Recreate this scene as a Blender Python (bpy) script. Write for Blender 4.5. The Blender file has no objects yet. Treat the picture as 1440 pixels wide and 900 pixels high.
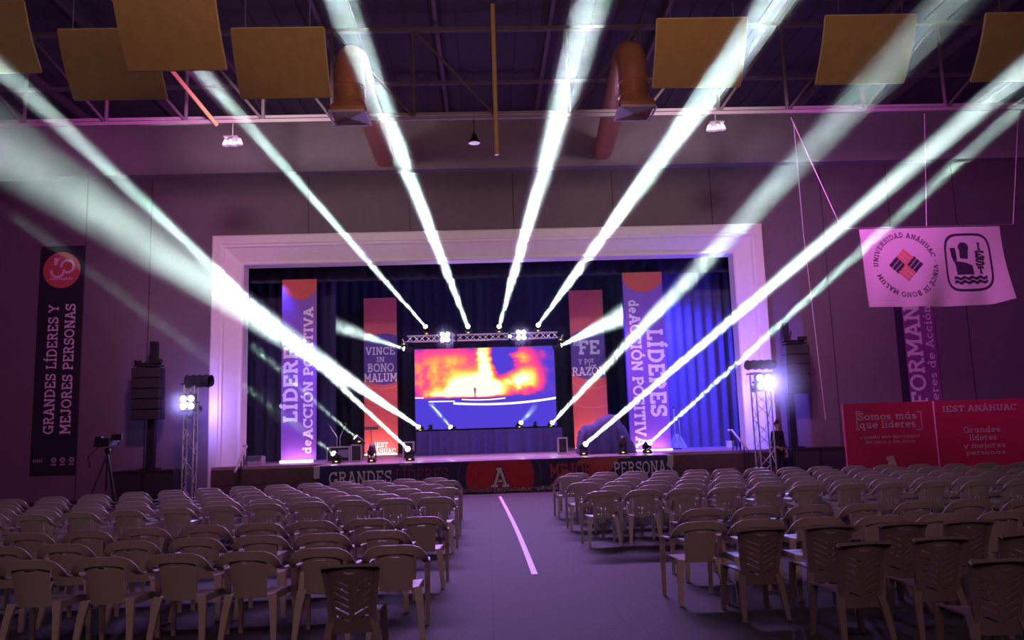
import bpy, bmesh, math, random
from mathutils import Vector, Matrix, Quaternion
random.seed(7)
SC = bpy.context.scene
COL = SC.collection
PI = math.pi
# ------------------------------------------------------------------ camera
FPX = 1100.0
_psi, _th, _ro = (math.radians(a) for a in (-2.0, 7.75, 1.8))
EYE = Vector((0, 0, 1.8))
CF = Vector((-math.sin(_psi)*math.cos(_th), math.cos(_psi)*math.cos(_th), math.sin(_th)))
_r0 = Vector((math.cos(_psi), math.sin(_psi), 0)); _u0 = _r0.cross(CF)
CR = math.cos(_ro)*_r0 - math.sin(_ro)*_u0
CU = math.sin(_ro)*_r0 + math.cos(_ro)*_u0
cam = bpy.data.objects.new('camera', bpy.data.cameras.new('camera'))
COL.objects.link(cam)
cam.data.sensor_width = 36.0
cam.data.lens = FPX*36/1440
cam.data.clip_end = 200
cam.matrix_world = Matrix((CR, CU, -CF)).transposed().to_4x4()
cam.location = EYE
SC.camera = cam
def at(px, py, Y):                       # the point of depth Y seen at a photo pixel
    d = CF*FPX + CR*(px-720) - CU*(py-450)
    return EYE + d*(Y/d.y)
def onz(px, py, z):                      # the point of height z seen at a photo pixel
    d = CF*FPX + CR*(px-720) - CU*(py-450)
    return EYE + d*((z-EYE.z)/d.z)
# ------------------------------------------------------------------ world and hall lights
SC.view_settings.view_transform = 'Standard'
SC.view_settings.look = 'None'
SC.view_settings.gamma = 1.0
SC.view_settings.use_curve_mapping = False
SC.view_settings.exposure = 0.0
SC.cycles.max_bounces = 5
SC.cycles.diffuse_bounces = 2
SC.cycles.glossy_bounces = 2
SC.cycles.volume_bounces = 0
SC.cycles.transparent_max_bounces = 24
SC.cycles.use_denoising = True
SC.cycles.sample_clamp_indirect = 4.0
w = bpy.data.worlds.new('world'); SC.world = w; w.use_nodes = True
w.node_tree.nodes['Background'].inputs['Color'].default_value = (0.55, 0.16, 0.62, 1)
w.node_tree.nodes['Background'].inputs['Strength'].default_value = 0.008
def lamp(kind, name, loc, target, power, color, **kw):
    d = bpy.data.lights.new(name, kind); d.energy = power; d.color = color
    for k, v in kw.items(): setattr(d, k, v)
    o = bpy.data.objects.new(name, d); COL.objects.link(o); o.location = loc
    if target is not None:
        o.rotation_euler = (Vector(target)-Vector(loc)).to_track_quat('-Z', 'Y').to_euler()
    return o
AMBER, MAG, BLUE, WHITE = (1, .50, .20), (1, .22, .62), (.14, .12, 1), (.82, 1, .96)
# house lamps above and behind the seats
lamp('AREA', 'house_lamp', (0, -3, 8.5), (0, 9, 0), 330, (1, .61, .70), shape='RECTANGLE', size=12, size_y=1.5)
lamp('AREA', 'ceiling_uplight', (1.5, 4.0, 6.5), (0.5, 15, 11.5), 75, AMBER, shape='RECTANGLE', size=9, size_y=.8, spread=math.radians(110))
# unseen coloured wash and front fill lamps added mid-hall, aimed at the stage wall
lamp('SPOT', 'wash_lamp', (-5, 13.6, 8.8), (-12.5, 24, 5.2), 1800, (.76, .12, .64), spot_size=math.radians(84), spot_blend=1, shadow_soft_size=.4)
lamp('SPOT', 'wash_lamp', (6.2, 14.2, 8.4), (14, 24, 3.8), 2600, (.66, .12, .66), spot_size=math.radians(86), spot_blend=1, shadow_soft_size=.4)
lamp('SPOT', 'front_fill', (-4.5, 13.6, 8.8), (-5.2, 24, 6.9), 1350, (1, .72, .80), spot_size=math.radians(76), spot_blend=.9, shadow_soft_size=.3)
lamp('SPOT', 'front_fill', (4.5, 13.6, 8.8), (5.8, 24, 6.9), 1350, (1, .72, .80), spot_size=math.radians(76), spot_blend=.9, shadow_soft_size=.3)
# stage wash: magenta and violet lamps above the apron, over the chairs and deck
lamp('AREA', 'stage_wash_lamp', (0, 24.6, 6.7), (0, 23.6, .9), 420, (.85, .28, 1), shape='RECTANGLE', size=10, size_y=.4, spread=math.radians(100))
lamp('AREA', 'seat_wash_lamp', (0, 23.6, 7.4), (0, 12.0, .5), 560, (.60, .30, 1), shape='RECTANGLE', size=9, size_y=.4, spread=math.radians(90))
lamp('SPOT', 'backdrop_lamp', (4.9, 25.9, 6.6), (7.4, 27.5, 2.4), 6000, (.06, .05, 1), spot_size=math.radians(95), spot_blend=1, shadow_soft_size=.2)
lamp('SPOT', 'backdrop_lamp', (-6.6, 25.2, 6.6), (-7.0, 27.0, 2.5), 160, (.08, .08, 1), spot_size=math.radians(95), spot_blend=1, shadow_soft_size=.2)
lamp('AREA', 'backdrop_wash_lamp', (0, 26.5, 7.8), (0, 31, 3.5), 120, (.34, .22, 1), shape='RECTANGLE', size=9, size_y=.3)
# ------------------------------------------------------------------ materials
MATS = {}
def mat(name, col, rough=.6, metal=0., vary=.12, scale=8., bump=0., emit=None, estr=0., spec=.5):
    if name in MATS: return MATS[name]
    m = bpy.data.materials.new(name); m.use_nodes = True
    nt = m.node_tree; b = nt.nodes['Principled BSDF']
    b.inputs['Roughness'].default_value = rough; b.inputs['Metallic'].default_value = metal
    b.inputs['Specular IOR Level'].default_value = spec
    tc = nt.nodes.new('ShaderNodeTexCoord'); nz = nt.nodes.new('ShaderNodeTexNoise')
    nz.inputs['Scale'].default_value = scale; nz.inputs['Detail'].default_value = 4
    nt.links.new(tc.outputs['Object'], nz.inputs['Vector'])
    mx = nt.nodes.new('ShaderNodeMix'); mx.data_type = 'RGBA'
    mx.inputs['A'].default_value = tuple(c*(1-vary) for c in col)+(1,)
    mx.inputs['B'].default_value = tuple(min(1, c*(1+vary)) for c in col)+(1,)
    nt.links.new(nz.outputs['Fac'], mx.inputs['Factor']); nt.links.new(mx.outputs['Result'], b.inputs['Base Color'])
    if bump:
        bp = nt.nodes.new('ShaderNodeBump'); bp.inputs['Strength'].default_value = bump; bp.inputs['Distance'].default_value = .02
        nt.links.new(nz.outputs['Fac'], bp.inputs['Height']); nt.links.new(bp.outputs['Normal'], b.inputs['Normal'])
    if emit:
        b.inputs['Emission Color'].default_value = emit+(1,); b.inputs['Emission Strength'].default_value = estr
    MATS[name] = m; return m
# ------------------------------------------------------------------ mesh builder
class MB:
    def __init__(s): s.v = []; s.f = []; s.smooth = False
    def add(s, vs, fs):
        n = len(s.v); s.v += [tuple(v) for v in vs]; s.f += [tuple(i+n for i in f) for f in fs]; return s
    def box(s, c, d, rot=None, taper=1.0):
        x, y, z = d[0]/2, d[1]/2, d[2]/2
        p = [Vector((sx*x*(taper if sz > 0 else 1), sy*y*(taper if sz > 0 else 1), sz*z)) for sz in (-1, 1) for sy in (-1, 1) for sx in (-1, 1)]
        if rot is not None: p = [rot @ q for q in p]
        c = Vector(c)
        return s.add([q+c for q in p], [(0, 2, 3, 1), (4, 5, 7, 6), (0, 1, 5, 4), (2, 6, 7, 3), (0, 4, 6, 2), (1, 3, 7, 5)])
    def span(s, a, b):
        return s.box([(a[i]+b[i])/2 for i in range(3)], [abs(b[i]-a[i]) for i in range(3)])
    def cyl(s, a, b, r0, r1=None, n=12, caps=True):
        a, b = Vector(a), Vector(b); r1 = r0 if r1 is None else r1
        q = (b-a).to_track_quat('Z', 'Y')
        vs = []
        for p, r in ((a, r0), (b, r1)):
            vs += [p + q @ Vector((r*math.cos(2*PI*i/n), r*math.sin(2*PI*i/n), 0)) for i in range(n)]
        fs = [(i, (i+1) % n, n+(i+1) % n, n+i) for i in range(n)]
        if caps: fs += [tuple(range(n))[::-1], tuple(range(n, 2*n))]
        return s.add(vs, fs)
    def tube(s, pts, r, n=8):
        pts = [Vector(p) for p in pts]; rs = r if isinstance(r, (list, tuple)) else [r]*len(pts)
        vs = []; up = None
        for i, p in enumerate(pts):
            t = (pts[min(i+1, len(pts)-1)]-pts[max(i-1, 0)]).normalized()
            if up is None: up = t.orthogonal().normalized()
            up = (up - t*up.dot(t)).normalized(); sd = t.cross(up)
            vs += [p+(up*math.cos(2*PI*k/n)+sd*math.sin(2*PI*k/n))*rs[i] for k in range(n)]
        fs = [(i*n+k, i*n+(k+1) % n, (i+1)*n+(k+1) % n, (i+1)*n+k) for i in range(len(pts)-1) for k in range(n)]
        fs += [tuple(range(n))[::-1], tuple(range((len(pts)-1)*n, len(pts)*n))]
        return s.add(vs, fs)
    def lathe(s, prof, o=(0, 0, 0), ax=(0, 0, 1), n=16):
        q = Vector(ax).to_track_quat('Z', 'Y'); o = Vector(o); vs = []
        for r, h in prof: vs += [o+q @ Vector((r*math.cos(2*PI*k/n), r*math.sin(2*PI*k/n), h)) for k in range(n)]
        m = len(prof)
        fs = [(i*n+k, i*n+(k+1) % n, (i+1)*n+(k+1) % n, (i+1)*n+k) for i in range(m-1) for k in range(n)]
        fs += [tuple(range(n))[::-1], tuple(range((m-1)*n, m*n))]
        return s.add(vs, fs)
    def sweep(s, pts, wd, th, side):        # flat band: side vector gives the width direction at each point
        pts = [Vector(p) for p in pts]; vs = []
        for i, p in enumerate(pts):
            t = (pts[min(i+1, len(pts)-1)]-pts[max(i-1, 0)]).normalized()
            sd = Vector(side[i] if isinstance(side, list) else side); sd = (sd-t*sd.dot(t)).normalized(); nn = t.cross(sd)
            ww = (wd[i] if isinstance(wd, (list, tuple)) else wd)/2; tt = (th[i] if isinstance(th, (list, tuple)) else th)/2
            vs += [p+sd*ww+nn*tt, p-sd*ww+nn*tt, p-sd*ww-nn*tt, p+sd*ww-nn*tt]
        fs = [(i*4+k, i*4+(k+1) % 4, i*4+4+(k+1) % 4, i*4+4+k) for i in range(len(pts)-1) for k in range(4)]
        L = len(pts)*4
        return s.add(vs, fs+[(3, 2, 1, 0), (L-4, L-3, L-2, L-1)])
    def grid(s, fn, nu, nv, th=0., skip=None):   # surface fn(u,v) with optional thickness and skipped cells
        idx = {}; fs = []
        vs = [Vector(fn(i/nu, j/nv)) for j in range(nv+1) for i in range(nu+1)]
        cells = [(i, j) for j in range(nv) for i in range(nu) if not (skip and skip(i, j))]
        quads = [(j*(nu+1)+i, j*(nu+1)+i+1, (j+1)*(nu+1)+i+1, (j+1)*(nu+1)+i) for i, j in cells]
        if not th:
            return s.add(vs, quads)
        nrm = [Vector() for _ in vs]
        for q in quads:
            n = (vs[q[1]]-vs[q[0]]).cross(vs[q[3]]-vs[q[0]])
            for k in q: nrm[k] += n
        N = len(vs)
        back = [v-(n.normalized()*th if n.length else Vector()) for v, n in zip(vs, nrm)]
        edges = {}
        for q in quads:
            for k in range(4):
                e = (q[k], q[(k+1) % 4]); edges[e] = 1
        fs = list(quads)+[tuple(N+k for k in q[::-1]) for q in quads]
        fs += [(b, a, N+a, N+b) for a, b in edges if (b, a) not in edges]
        return s.add(vs+back, fs)
    def build(s, name, m, parent=None, smooth=False, loc=None, bevel=0.):
        me = bpy.data.meshes.new(name)
        off = Vector(loc) if loc is not None else Vector()
        me.from_pydata([tuple(Vector(v)-off) for v in s.v], [], s.f)
        bm = bmesh.new(); bm.from_mesh(me); bmesh.ops.remove_doubles(bm, verts=bm.verts, dist=1e-6)
        loose = [v for v in bm.verts if not v.link_faces]
        bmesh.ops.delete(bm, geom=loose, context='VERTS')
        bmesh.ops.recalc_face_normals(bm, faces=bm.faces); bm.to_mesh(me); bm.free()
        o = bpy.data.objects.new(name, me); COL.objects.link(o)
        if m: me.materials.append(m)
        if smooth:
            me.shade_smooth()
            try: me.set_sharp_from_angle(angle=math.radians(40))
            except Exception: pass
        if bevel:
            md = o.modifiers.new('bevel', 'BEVEL'); md.width = bevel; md.segments = 2; md.limit_method = 'ANGLE'
        if parent is not None: o.parent = parent
        if loc is not None: o.location = loc
        return o
def tag(o, label=None, cat=None, group=None, kind=None):
    if label: o['label'] = label
    if cat: o['category'] = cat
    if group: o['group'] = group
    if kind: o['kind'] = kind
    return o
def thing(name, loc, label, cat, rz=0., group=None):
    o = bpy.data.objects.new(name, None); COL.objects.link(o); o.empty_display_size = .1
    o.location = loc; o.rotation_euler = (0, 0, rz)
    return tag(o, label, cat, group)
def dup(root, loc, rz, label, group=None):
    r = root.copy(); COL.objects.link(r); r.location = loc; r.rotation_euler = (0, 0, rz); r['label'] = label
    if group: r['group'] = group
    for ch in list(root.children):
        c = ch.copy(); COL.objects.link(c); c.parent = r
        for g in list(ch.children):
            d = g.copy(); COL.objects.link(d); d.parent = c
    return r
# ------------------------------------------------------------------ slab-serif lettering
T = .15
def _arc(cx, cy, rx, ry, a0, a1):
    n = max(6, int(abs(a1-a0)/18))
    return [(cx+rx*math.cos(math.radians(a0+(a1-a0)*i/n)), cy+ry*math.sin(math.radians(a0+(a1-a0)*i/n))) for i in range(n+1)]
def glyph(ch):
    b = T/2; acc = None
    base = {'Í': 'I', 'Ó': 'O', 'Á': 'A', 'á': 'a', 'í': 'ı', 'ó': 'o'}
    if ch in base: acc = ch; ch = base[ch]
    S = lambda x, y, l=.17: [(x-l, b if y == 0 else y-b), (x+l, b if y == 0 else y-b)]
    X = .68
    G = {
     'A': (.80, [[(.09, 0), (.40, 1)], [(.40, 1), (.71, 0)], [(.2, .32), (.6, .32)], S(.11, 0), S(.69, 0), [(.22, 1-b), (.47, 1-b)]]),
     'B': (.76, [[(.17, 0), (.17, 1)], [(.04, 1-b), (.4, 1-b)]+_arc(.4, .755, .2, .245-b, 90, -90)+[(.17, .51+b-.075)], [(.04, b), (.42, b)]+_arc(.42, .26, .24, .26-b, -90, 90)+[(.17, .51)]]),
     'C': (.78, [_arc(.42, .5, .35, .5-b, 40, 320), [(.69, .66), (.69, 1)]]),
     'D': (.82, [[(.17, 0), (.17, 1)], [(.04, 1-b), (.38, 1-b)]+_arc(.38, .5, .35, .5-b, 90, -90)+[(.04, b)]]),
     'E': (.74, [[(.17, 0), (.17, 1)], [(.04, 1-b), (.66, 1-b)], [(.04, b), (.68, b)], [(.17, .5), (.5, .5)], [(.62, 1), (.62, .7)], [(.64, 0), (.64, .3)]]),
     'F': (.70, [[(.17, 0), (.17, 1)], [(.04, 1-b), (.66, 1-b)], [(.17, .5), (.5, .5)], [(.62, 1), (.62, .7)], S(.19, 0, .18)]),
     'G': (.84, [_arc(.42, .5, .35, .5-b, 40, 325), [(.69, .68), (.69, 1)], [(.72, 0), (.72, .42)], [(.48, .4), (.82, .4)]]),
     'H': (.86, [[(.18, 0), (.18, 1)], [(.68, 0), (.68, 1)], [(.18, .5), (.68, .5)], S(.18, 0, .15), S(.68, 0, .15), S(.18, 1, .15), S(.68, 1, .15)]),
     'I': (.40, [[(.2, 0), (.2, 1)], S(.2, 0), S(.2, 1)]),
     'J': (.62, [[(.42, 1), (.42, .3)]+_arc(.23, .3, .19, .3-b, 0, -170), S(.42, 1)]),
     'L': (.66, [[(.17, 0), (.17, 1)], [(.03, b), (.62, b)], [(.57, 0), (.57, .32)], S(.19, 1)]),
     'M': (.98, [[(.17, 0), (.17, 1)], [(.81, 0), (.81, 1)], [(.17, 1), (.49, .3)], [(.49, .3), (.81, 1)], S(.17, 0, .14), S(.81, 0, .14), S(.12, 1, .1), S(.86, 1, .1)]),
     'N': (.86, [[(.17, 0), (.17, 1)], [(.69, 0), (.69, 1)], [(.17, 1), (.69, 0)], S(.17, 0, .14), S(.12, 1, .1), S(.69, 1, .15)]),
     'O': (.84, [_arc(.42, .5, .35, .5-b, 0, 360)]),
     'P': (.72, [[(.17, 0), (.17, 1)], [(.04, 1-b), (.4, 1-b)]+_arc(.4, .71, .24, .29-b, 90, -90)+[(.17, .42+b)], S(.19, 0, .18)]),
     'R': (.80, [[(.17, 0), (.17, 1)], [(.04, 1-b), (.4, 1-b)]+_arc(.4, .73, .22, .27-b, 90, -90)+[(.17, .46+b)], S(.17, 0, .15), [(.42, .5), (.66, 0)], [(.58, b), (.8, b)]]),
     'S': (.68, [_arc(.34, .5+(.5-b)/2, .24, (.5-b)/2, 25, 270)+_arc(.34, .5-(.5-b)/2, .26, (.5-b)/2, 90, -155), [(.57, .68), (.57, 1)], [(.1, 0), (.1, .32)]]),
     'T': (.74, [[(.37, 0), (.37, 1)], [(.03, 1-b), (.71, 1-b)], [(.08, 1), (.08, .7)], [(.66, 1), (.66, .7)], S(.37, 0)]),
     'U': (.84, [[(.18, 1), (.18, .34)]+_arc(.42, .34, .24, .34-b, 180, 360)+[(.66, 1)], S(.18, 1, .15), S(.66, 1, .15)]),
     'V': (.80, [[(.1, 1), (.4, 0)], [(.4, 0), (.7, 1)], S(.12, 1, .14), S(.68, 1, .14)]),
     'Y': (.78, [[(.1, 1), (.39, .45)], [(.68, 1), (.39, .45)], [(.39, .5), (.39, 0)], S(.12, 1, .14), S(.66, 1, .14), S(.39, 0)]),
     'Z': (.70, [[(.07, 1-b), (.6, 1-b), (.1, b), (.64, b)], [(.1, 1), (.1, .7)], [(.61, 0), (.61, .3)]]),
     'a': (.70, [_arc(.29, .34, .22, .34-b, 0, 360), [(.53, X), (.53, 0)], S(.58, 0, .1)]),
     'c': (.62, [_arc(.34, .34, .26, .34-b, 45, 315)]),
     'd': (.72, [_arc(.29, .34, .22, .34-b, 0, 360), [(.53, 1), (.53, 0)], S(.47, 1, .11), S(.58, 0, .1)]),
     'e': (.66, [_arc(.34, .34, .26, .34-b, 0, 315), [(.08, .36), (.62, .36)]]),
     'ı': (.36, [[(.18, X), (.18, 0)], S(.18, 0, .15), S(.12, X, .1)]),
     'i': (.36, [[(.18, X), (.18, 0)], S(.18, 0, .15), S(.12, X, .1), [(.18, .8), (.18, .96)]]),
     'j': (.34, [[(.2, X), (.2, -.12)]+_arc(.06, -.12, .14, .12, 0, -120), S(.14, X, .1), [(.2, .8), (.2, .96)]]),
     'l': (.36, [[(.18, 1), (.18, 0)], S(.18, 0, .15), S(.12, 1, .1)]),
     'm': (1.04, [[(.18, X), (.18, 0)], [(.18, .42)]+_arc(.35, .42, .17, .26-b, 180, 0)+[(.52, 0)], [(.52, .42)]+_arc(.69, .42, .17, .26-b, 180, 0)+[(.86, 0)], S(.12, X, .1), S(.18, 0, .12), S(.52, 0, .1), S(.86, 0, .13)]),
     'n': (.72, [[(.18, X), (.18, 0)], [(.18, .4)]+_arc(.36, .4, .18, .28-b, 180, 0)+[(.54, 0)], S(.12, X, .1), S(.18, 0, .14), S(.54, 0, .14)]),
     'o': (.66, [_arc(.33, .34, .26, .34-b, 0, 360)]),
     'p': (.72, [_arc(.41, .34, .22, .34-b, 0, 360), [(.18, X), (.18, -.28)], S(.12, X, .1), [(.03, -.21), (.34, -.21)]]),
     'q': (.72, [_arc(.29, .34, .22, .34-b, 0, 360), [(.53, X), (.53, -.28)], [(.38, -.21), (.68, -.21)]]),
     'r': (.56, [[(.18, X), (.18, 0)], _arc(.4, .4, .22, .28-b, 180, 60), S(.12, X, .1), S(.2, 0, .16)]),
     's': (.56, [_arc(.28, .34+(.34-b)/2, .19, (.34-b)/2, 25, 270)+_arc(.28, .34-(.34-b)/2, .2, (.34-b)/2, 90, -155)]),
     't': (.48, [[(.2, .9), (.2, .2)]+_arc(.34, .2, .14, .2-b, 180, 300), [(.03, X-b), (.42, X-b)]]),
     'u': (.74, [[(.18, X), (.18, .26)]+_arc(.36, .26, .18, .26-b, 180, 360)+[(.54, X)], [(.54, X), (.54, 0)], S(.12, X, .1), S(.48, X, .1), S(.6, 0, .1)]),
     'v': (.68, [[(.1, X), (.34, 0)], [(.34, 0), (.58, X)], S(.1, X, .12), S(.58, X, .12)]),
     'y': (.68, [[(.1, X), (.34, .02)], [(.58, X), (.28, -.24), (.12, -.24)], S(.1, X, .12), S(.58, X, .12)]),
     '[': (.36, [[(.32, 1.1), (.1, 1.1), (.1, -.15), (.32, -.15)]]), ']': (.36, [[(.04, 1.1), (.26, 1.1), (.26, -.15), (.04, -.15)]]),
     '•': (.40, [[(.12, .5), (.28, .5)]]), ' ': (.34, []),
     '5': (.66, [[(.56, 1-b), (.16, 1-b), (.16, .56)]+_arc(.32, .33, .24, .33-b, 130, -150)]), '0': (.8, [_arc(.4, .5, .32, .5-b, 0, 360)]),
    }
    if ch not in G: return .3, []
    wd, st = G[ch]; st = list(st)
    if acc:
        y = 1.06 if acc in 'ÍÓÁ' else .8
        st.append([(wd/2-.05, y), (wd/2+.14, y+.2)])
    return wd, st
def stroke_poly(pts, t):
    pts = [Vector(p) for p in pts]; out = []
    closed = (pts[0]-pts[-1]).length < 1e-4
    n = len(pts)
    L = []
    for i, p in enumerate(pts):
        if closed: a, c = pts[(i-1) % (n-1)], pts[(i+1) % (n-1)]
        else: a, c = pts[max(i-1, 0)], pts[min(i+1, n-1)]
        d = c-a
        if d.length < 1e-9: d = Vector((1, 0))
        d.normalize(); nn = Vector((-d.y, d.x)); k = 1.
        if 0 < i < n-1:
            d1 = (p-a).normalized(); k = 1/max(.5, abs(d1.dot(d)))
        L.append((p+nn*t/2*k, p-nn*t/2*k))
    return L
def text_width(s, track=.06): return sum(glyph(c)[0]+track for c in s)-track
def text(mb, s, fn, h, ox=0., oy=0., align='c', track=.06, weight=1., squeeze=1.):
    # letters of cap height h laid on the surface fn(x, y)
    tw = text_width(s, track)*h*squeeze
    x = ox-(tw/2 if align == 'c' else 0 if align == 'l' else tw)
    for ch in s:
        wd, st = glyph(ch)
        for k in st:
            L = stroke_poly(k, T*weight)
            vs = []; lift = Vector((0, -.0006*st.index(k), 0))          # layered strokes, never coplanar
            for a, b_ in L: vs += [Vector(fn(x+a.x*h*squeeze, oy+a.y*h))+lift, Vector(fn(x+b_.x*h*squeeze, oy+b_.y*h))+lift]
            mb.add(vs, [(2*i, 2*i+1, 2*i+3, 2*i+2) for i in range(len(L)-1)])
        x += (wd+track)*h*squeeze
    return mb
def disc(mb, fn, cx, cy, rx, ry=None, n=40, r_in=0., a0=0, a1=360, ylim=None, xlim=None):
    ry = rx if ry is None else ry; vs = []
    k = r_in/rx if rx else 0
    cl = lambda x, y: (min(max(x, xlim[0]), xlim[1]) if xlim else x, min(max(y, ylim[0]), ylim[1]) if ylim else y)
    for i in range(n+1):
        a = math.radians(a0+(a1-a0)*i/n)
        vs += [fn(*cl(cx+rx*math.cos(a), cy+ry*math.sin(a))), fn(*cl(cx+k*rx*math.cos(a), cy+k*ry*math.sin(a)))]
    return mb.add(vs, [(2*i, 2*i+1, 2*i+3, 2*i+2) for i in range(n)])
def poly(mb, fn, pts): return mb.add([fn(*p) for p in pts], [tuple(range(len(pts)))])
def rect(mb, fn, x0, y0, x1, y1): return poly(mb, fn, [(x0, y0), (x1, y0), (x1, y1), (x0, y1)])
HZ_D, BEAM = .06, 66.
# ------------------------------------------------------------------ the hall
ZS = .88                                   # stage floor height
YF, YW = 24.0, 24.3
XL, XR, ZT = -7.51, 8.00, 7.07             # proscenium opening
wallm = mat('painted_wall', (.17, .13, .16), .85, vary=.10, scale=3, bump=.15)
upperm = mat('upper_wall', (.40, .34, .39), .85, vary=.08, scale=3)
framem = mat('white_plaster', (.80, .74, .76), .6, vary=.05, scale=5)
darkm = mat('stage_black', (.035, .035, .05), .8, vary=.2, scale=6)
blackm = mat('black_plastic', (.018, .018, .022), .45, vary=.2, scale=20)
steelm = mat('brushed_steel', (.55, .54, .56), .35, .9, vary=.1, scale=30)
chromem = mat('aluminium', (.72, .72, .75), .3, .85, vary=.08, scale=30)
whitem = mat('white_print', (.86, .84, .86), .6, vary=.02, scale=10)
def floor_material():
    m = mat('carpet_tiles', (.040, .035, .040), .8, vary=.35, scale=30, bump=.3)
    nt = m.node_tree; b = nt.nodes['Principled BSDF']
    br = nt.nodes.new('ShaderNodeTexBrick'); tc = nt.nodes.new('ShaderNodeTexCoord')
    br.offset = 0; br.inputs['Scale'].default_value = 1.; br.inputs['Mortar Size'].default_value = .008
    br.inputs['Brick Width'].default_value = 1.2; br.inputs['Row Height'].default_value = 1.2
    br.inputs['Color1'].default_value = (1, 1, 1, 1); br.inputs['Color2'].default_value = (.86, .86, .86, 1); br.inputs['Mortar'].default_value = (.6, .6, .6, 1)
    nt.links.new(tc.outputs['Object'], br.inputs['Vector'])
    old = b.inputs['Base Color'].links[0].from_socket
    mx = nt.nodes.new('ShaderNodeMix'); mx.data_type = 'RGBA'; mx.blend_type = 'MULTIPLY'; mx.inputs['Factor'].default_value = 1
    nt.links.new(old, mx.inputs['A']); nt.links.new(br.outputs['Color'], mx.inputs['B']); nt.links.new(mx.outputs['Result'], b.inputs['Base Color'])
    return m
def struct(mb, name, m, **k): return tag(mb.build(name, m, **k), kind='structure')
WX0, WX1, ZC = -17.5, 19.5, 11.8
struct(MB().span((WX0, -6, -.2), (WX1, 33, 0)), 'floor', floor_material())
wb = MB().span((WX0, YW, 0), (XL-.5, YW+.3, ZC)).span((XR+.5, YW, 0), (WX1, YW+.3, ZC)).span((XL-.5, YW, ZT+.5), (XR+.5, YW+.3, ZC))
struct(wb, 'wall_back', wallm)
seams = MB()                               # narrow joints of the wall panels
for x in (-15.2, -12.4, -10.4, 11.0, 13.2, 15.4):
    seams.span((x-.015, YW-.012, .0), (x+.015, YW, 9.9))
for x in (-5.5, -2.3, 1.0, 4.2, 7.4):
    seams.span((x-.015, YW-.012, ZT+.9), (x+.015, YW, 9.9))
struct(seams, 'trim_1', mat('joint_strip', (.07, .05, .07), .9))
struct(MB().span((WX0, YW-.35, 9.95), (WX1, YW, ZC)), 'wall_back_upper', upperm)
struct(MB().span((WX0-.3, -6, 0), (WX0, 33, ZC)), 'wall_left', wallm)
struct(MB().span((WX1, -6, 0), (WX1+.3, 33, ZC)), 'wall_right', wallm)
ceil = MB()
for i in range(60):                        # corrugated deck
    x0 = WX0+i*(WX1-WX0)/60; x1 = x0+(WX1-WX0)/60; xm = (x0+x1)/2
    ceil.span((x0, -6, ZC), (xm, YW+.3, ZC+.1)); ceil.span((xm, -6, ZC+.05), (x1, YW+.3, ZC+.15))
struct(ceil, 'ceiling', mat('roof_deck', (.08, .06, .11), .7, vary=.2, scale=2))
pur = MB()
for x in (-15, -12.2, -9.4, -6.6, -3.8, -1.0, 1.8, 4.6, 7.4, 10.2, 13, 15.8, 18.4):
    pur.span((x-.05, 8, ZC-.22), (x+.05, YW-.35, ZC))
for y in (11.5, 14.7, 21.2): pur.span((WX0, y-.06, ZC-.3), (WX1, y+.06, ZC-.22))
struct(pur, 'beam', mat('roof_steel', (.20, .14, .22), .6, .3, vary=.2))
# stage house
struct(MB().span((XL-.62, 23.55, 0), (XR+.62, 33, ZS)), 'floor_stage', mat('stage_boards', (.30, .22, .26), .38, vary=.25, scale=4))
fas = MB()
for a, b in ((XL-.6, -4.95), (5.25, XR+.6)):
    fas.span((a, 23.40, .0), (b, 23.55, .30)); fas.span((a, 23.46, .36), (b, 23.55, .80))
struct(fas, 'trim_2', mat('stage_fascia', (.10, .05, .06), .6, vary=.3, scale=5))
sh = MB().span((XL-1.2, 33, 0), (XR+1.2, 33.3, 9.2)).span((XL-1.5, YW+.3, ZS), (XL-1.2, 33.3, 9.2)).span((XR+1.2, YW+.3, ZS), (XR+1.5, 33.3, 9.2))
struct(sh, 'wall_stage', darkm)
struct(MB().span((XL-1.5, YW+.3, 9.2), (XR+1.5, 33.3, 9.4)), 'ceiling_stage', darkm)
# proscenium frame, moulded
prof = [(0, 24.85), (0, 24.34), (.03, 24.30), (.08, 24.30), (.10, 24.36), (.50, 24.10), (.53, 24.04), (.60, 24.04), (.62, 24.0), (.86, 24.0), (.90, 24.04), (.90, 24.4)]
fr = MB()
fv = []
for wd, y in prof:
    zb = ZS if wd < .55 else 0
    fv += [(XL-wd, y, zb), (XL-wd, y, ZT+wd), (XR+wd, y, ZT+wd), (XR+wd, y, zb)]
fr.add(fv, [(4*i+k, 4*i+k+1, 4*i+5+k, 4*i+4+k) for i in range(len(prof)-1) for k in range(3)])
struct(fr, 'trim_3', framem)
# ------------------------------------------------------------------ stage curtains
def pleats(x0, x1, y, z0, z1, step, amp, seed):
    rnd = random.Random(seed); n = int((x1-x0)/step*8)
    ph = [rnd.uniform(-.5, .5) for _ in range(60)]
    def fn(u, v):
        x = x0+(x1-x0)*u; k = (x-x0)/step
        a = amp*(.75+.25*math.sin(k*.37+seed))*(1-.25*v)
        return (x+.02*math.sin(k*9)*0, y+a*math.sin(2*PI*k+ph[int(k) % 60]*.6+.25*math.sin(3*v+k)), z0+(z1-z0)*v)
    return MB().grid(fn, n, 8)
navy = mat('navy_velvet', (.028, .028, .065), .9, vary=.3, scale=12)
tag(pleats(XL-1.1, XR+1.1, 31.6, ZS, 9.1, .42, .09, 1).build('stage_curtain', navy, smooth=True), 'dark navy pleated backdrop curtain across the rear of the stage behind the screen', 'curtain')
tag(pleats(XL-1.0, -5.2, 27.2, ZS, 8.9, .36, .08, 2).build('stage_curtain', navy, smooth=True), 'dark pleated side curtain behind the tall purple banner by the flight case', 'curtain')
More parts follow.
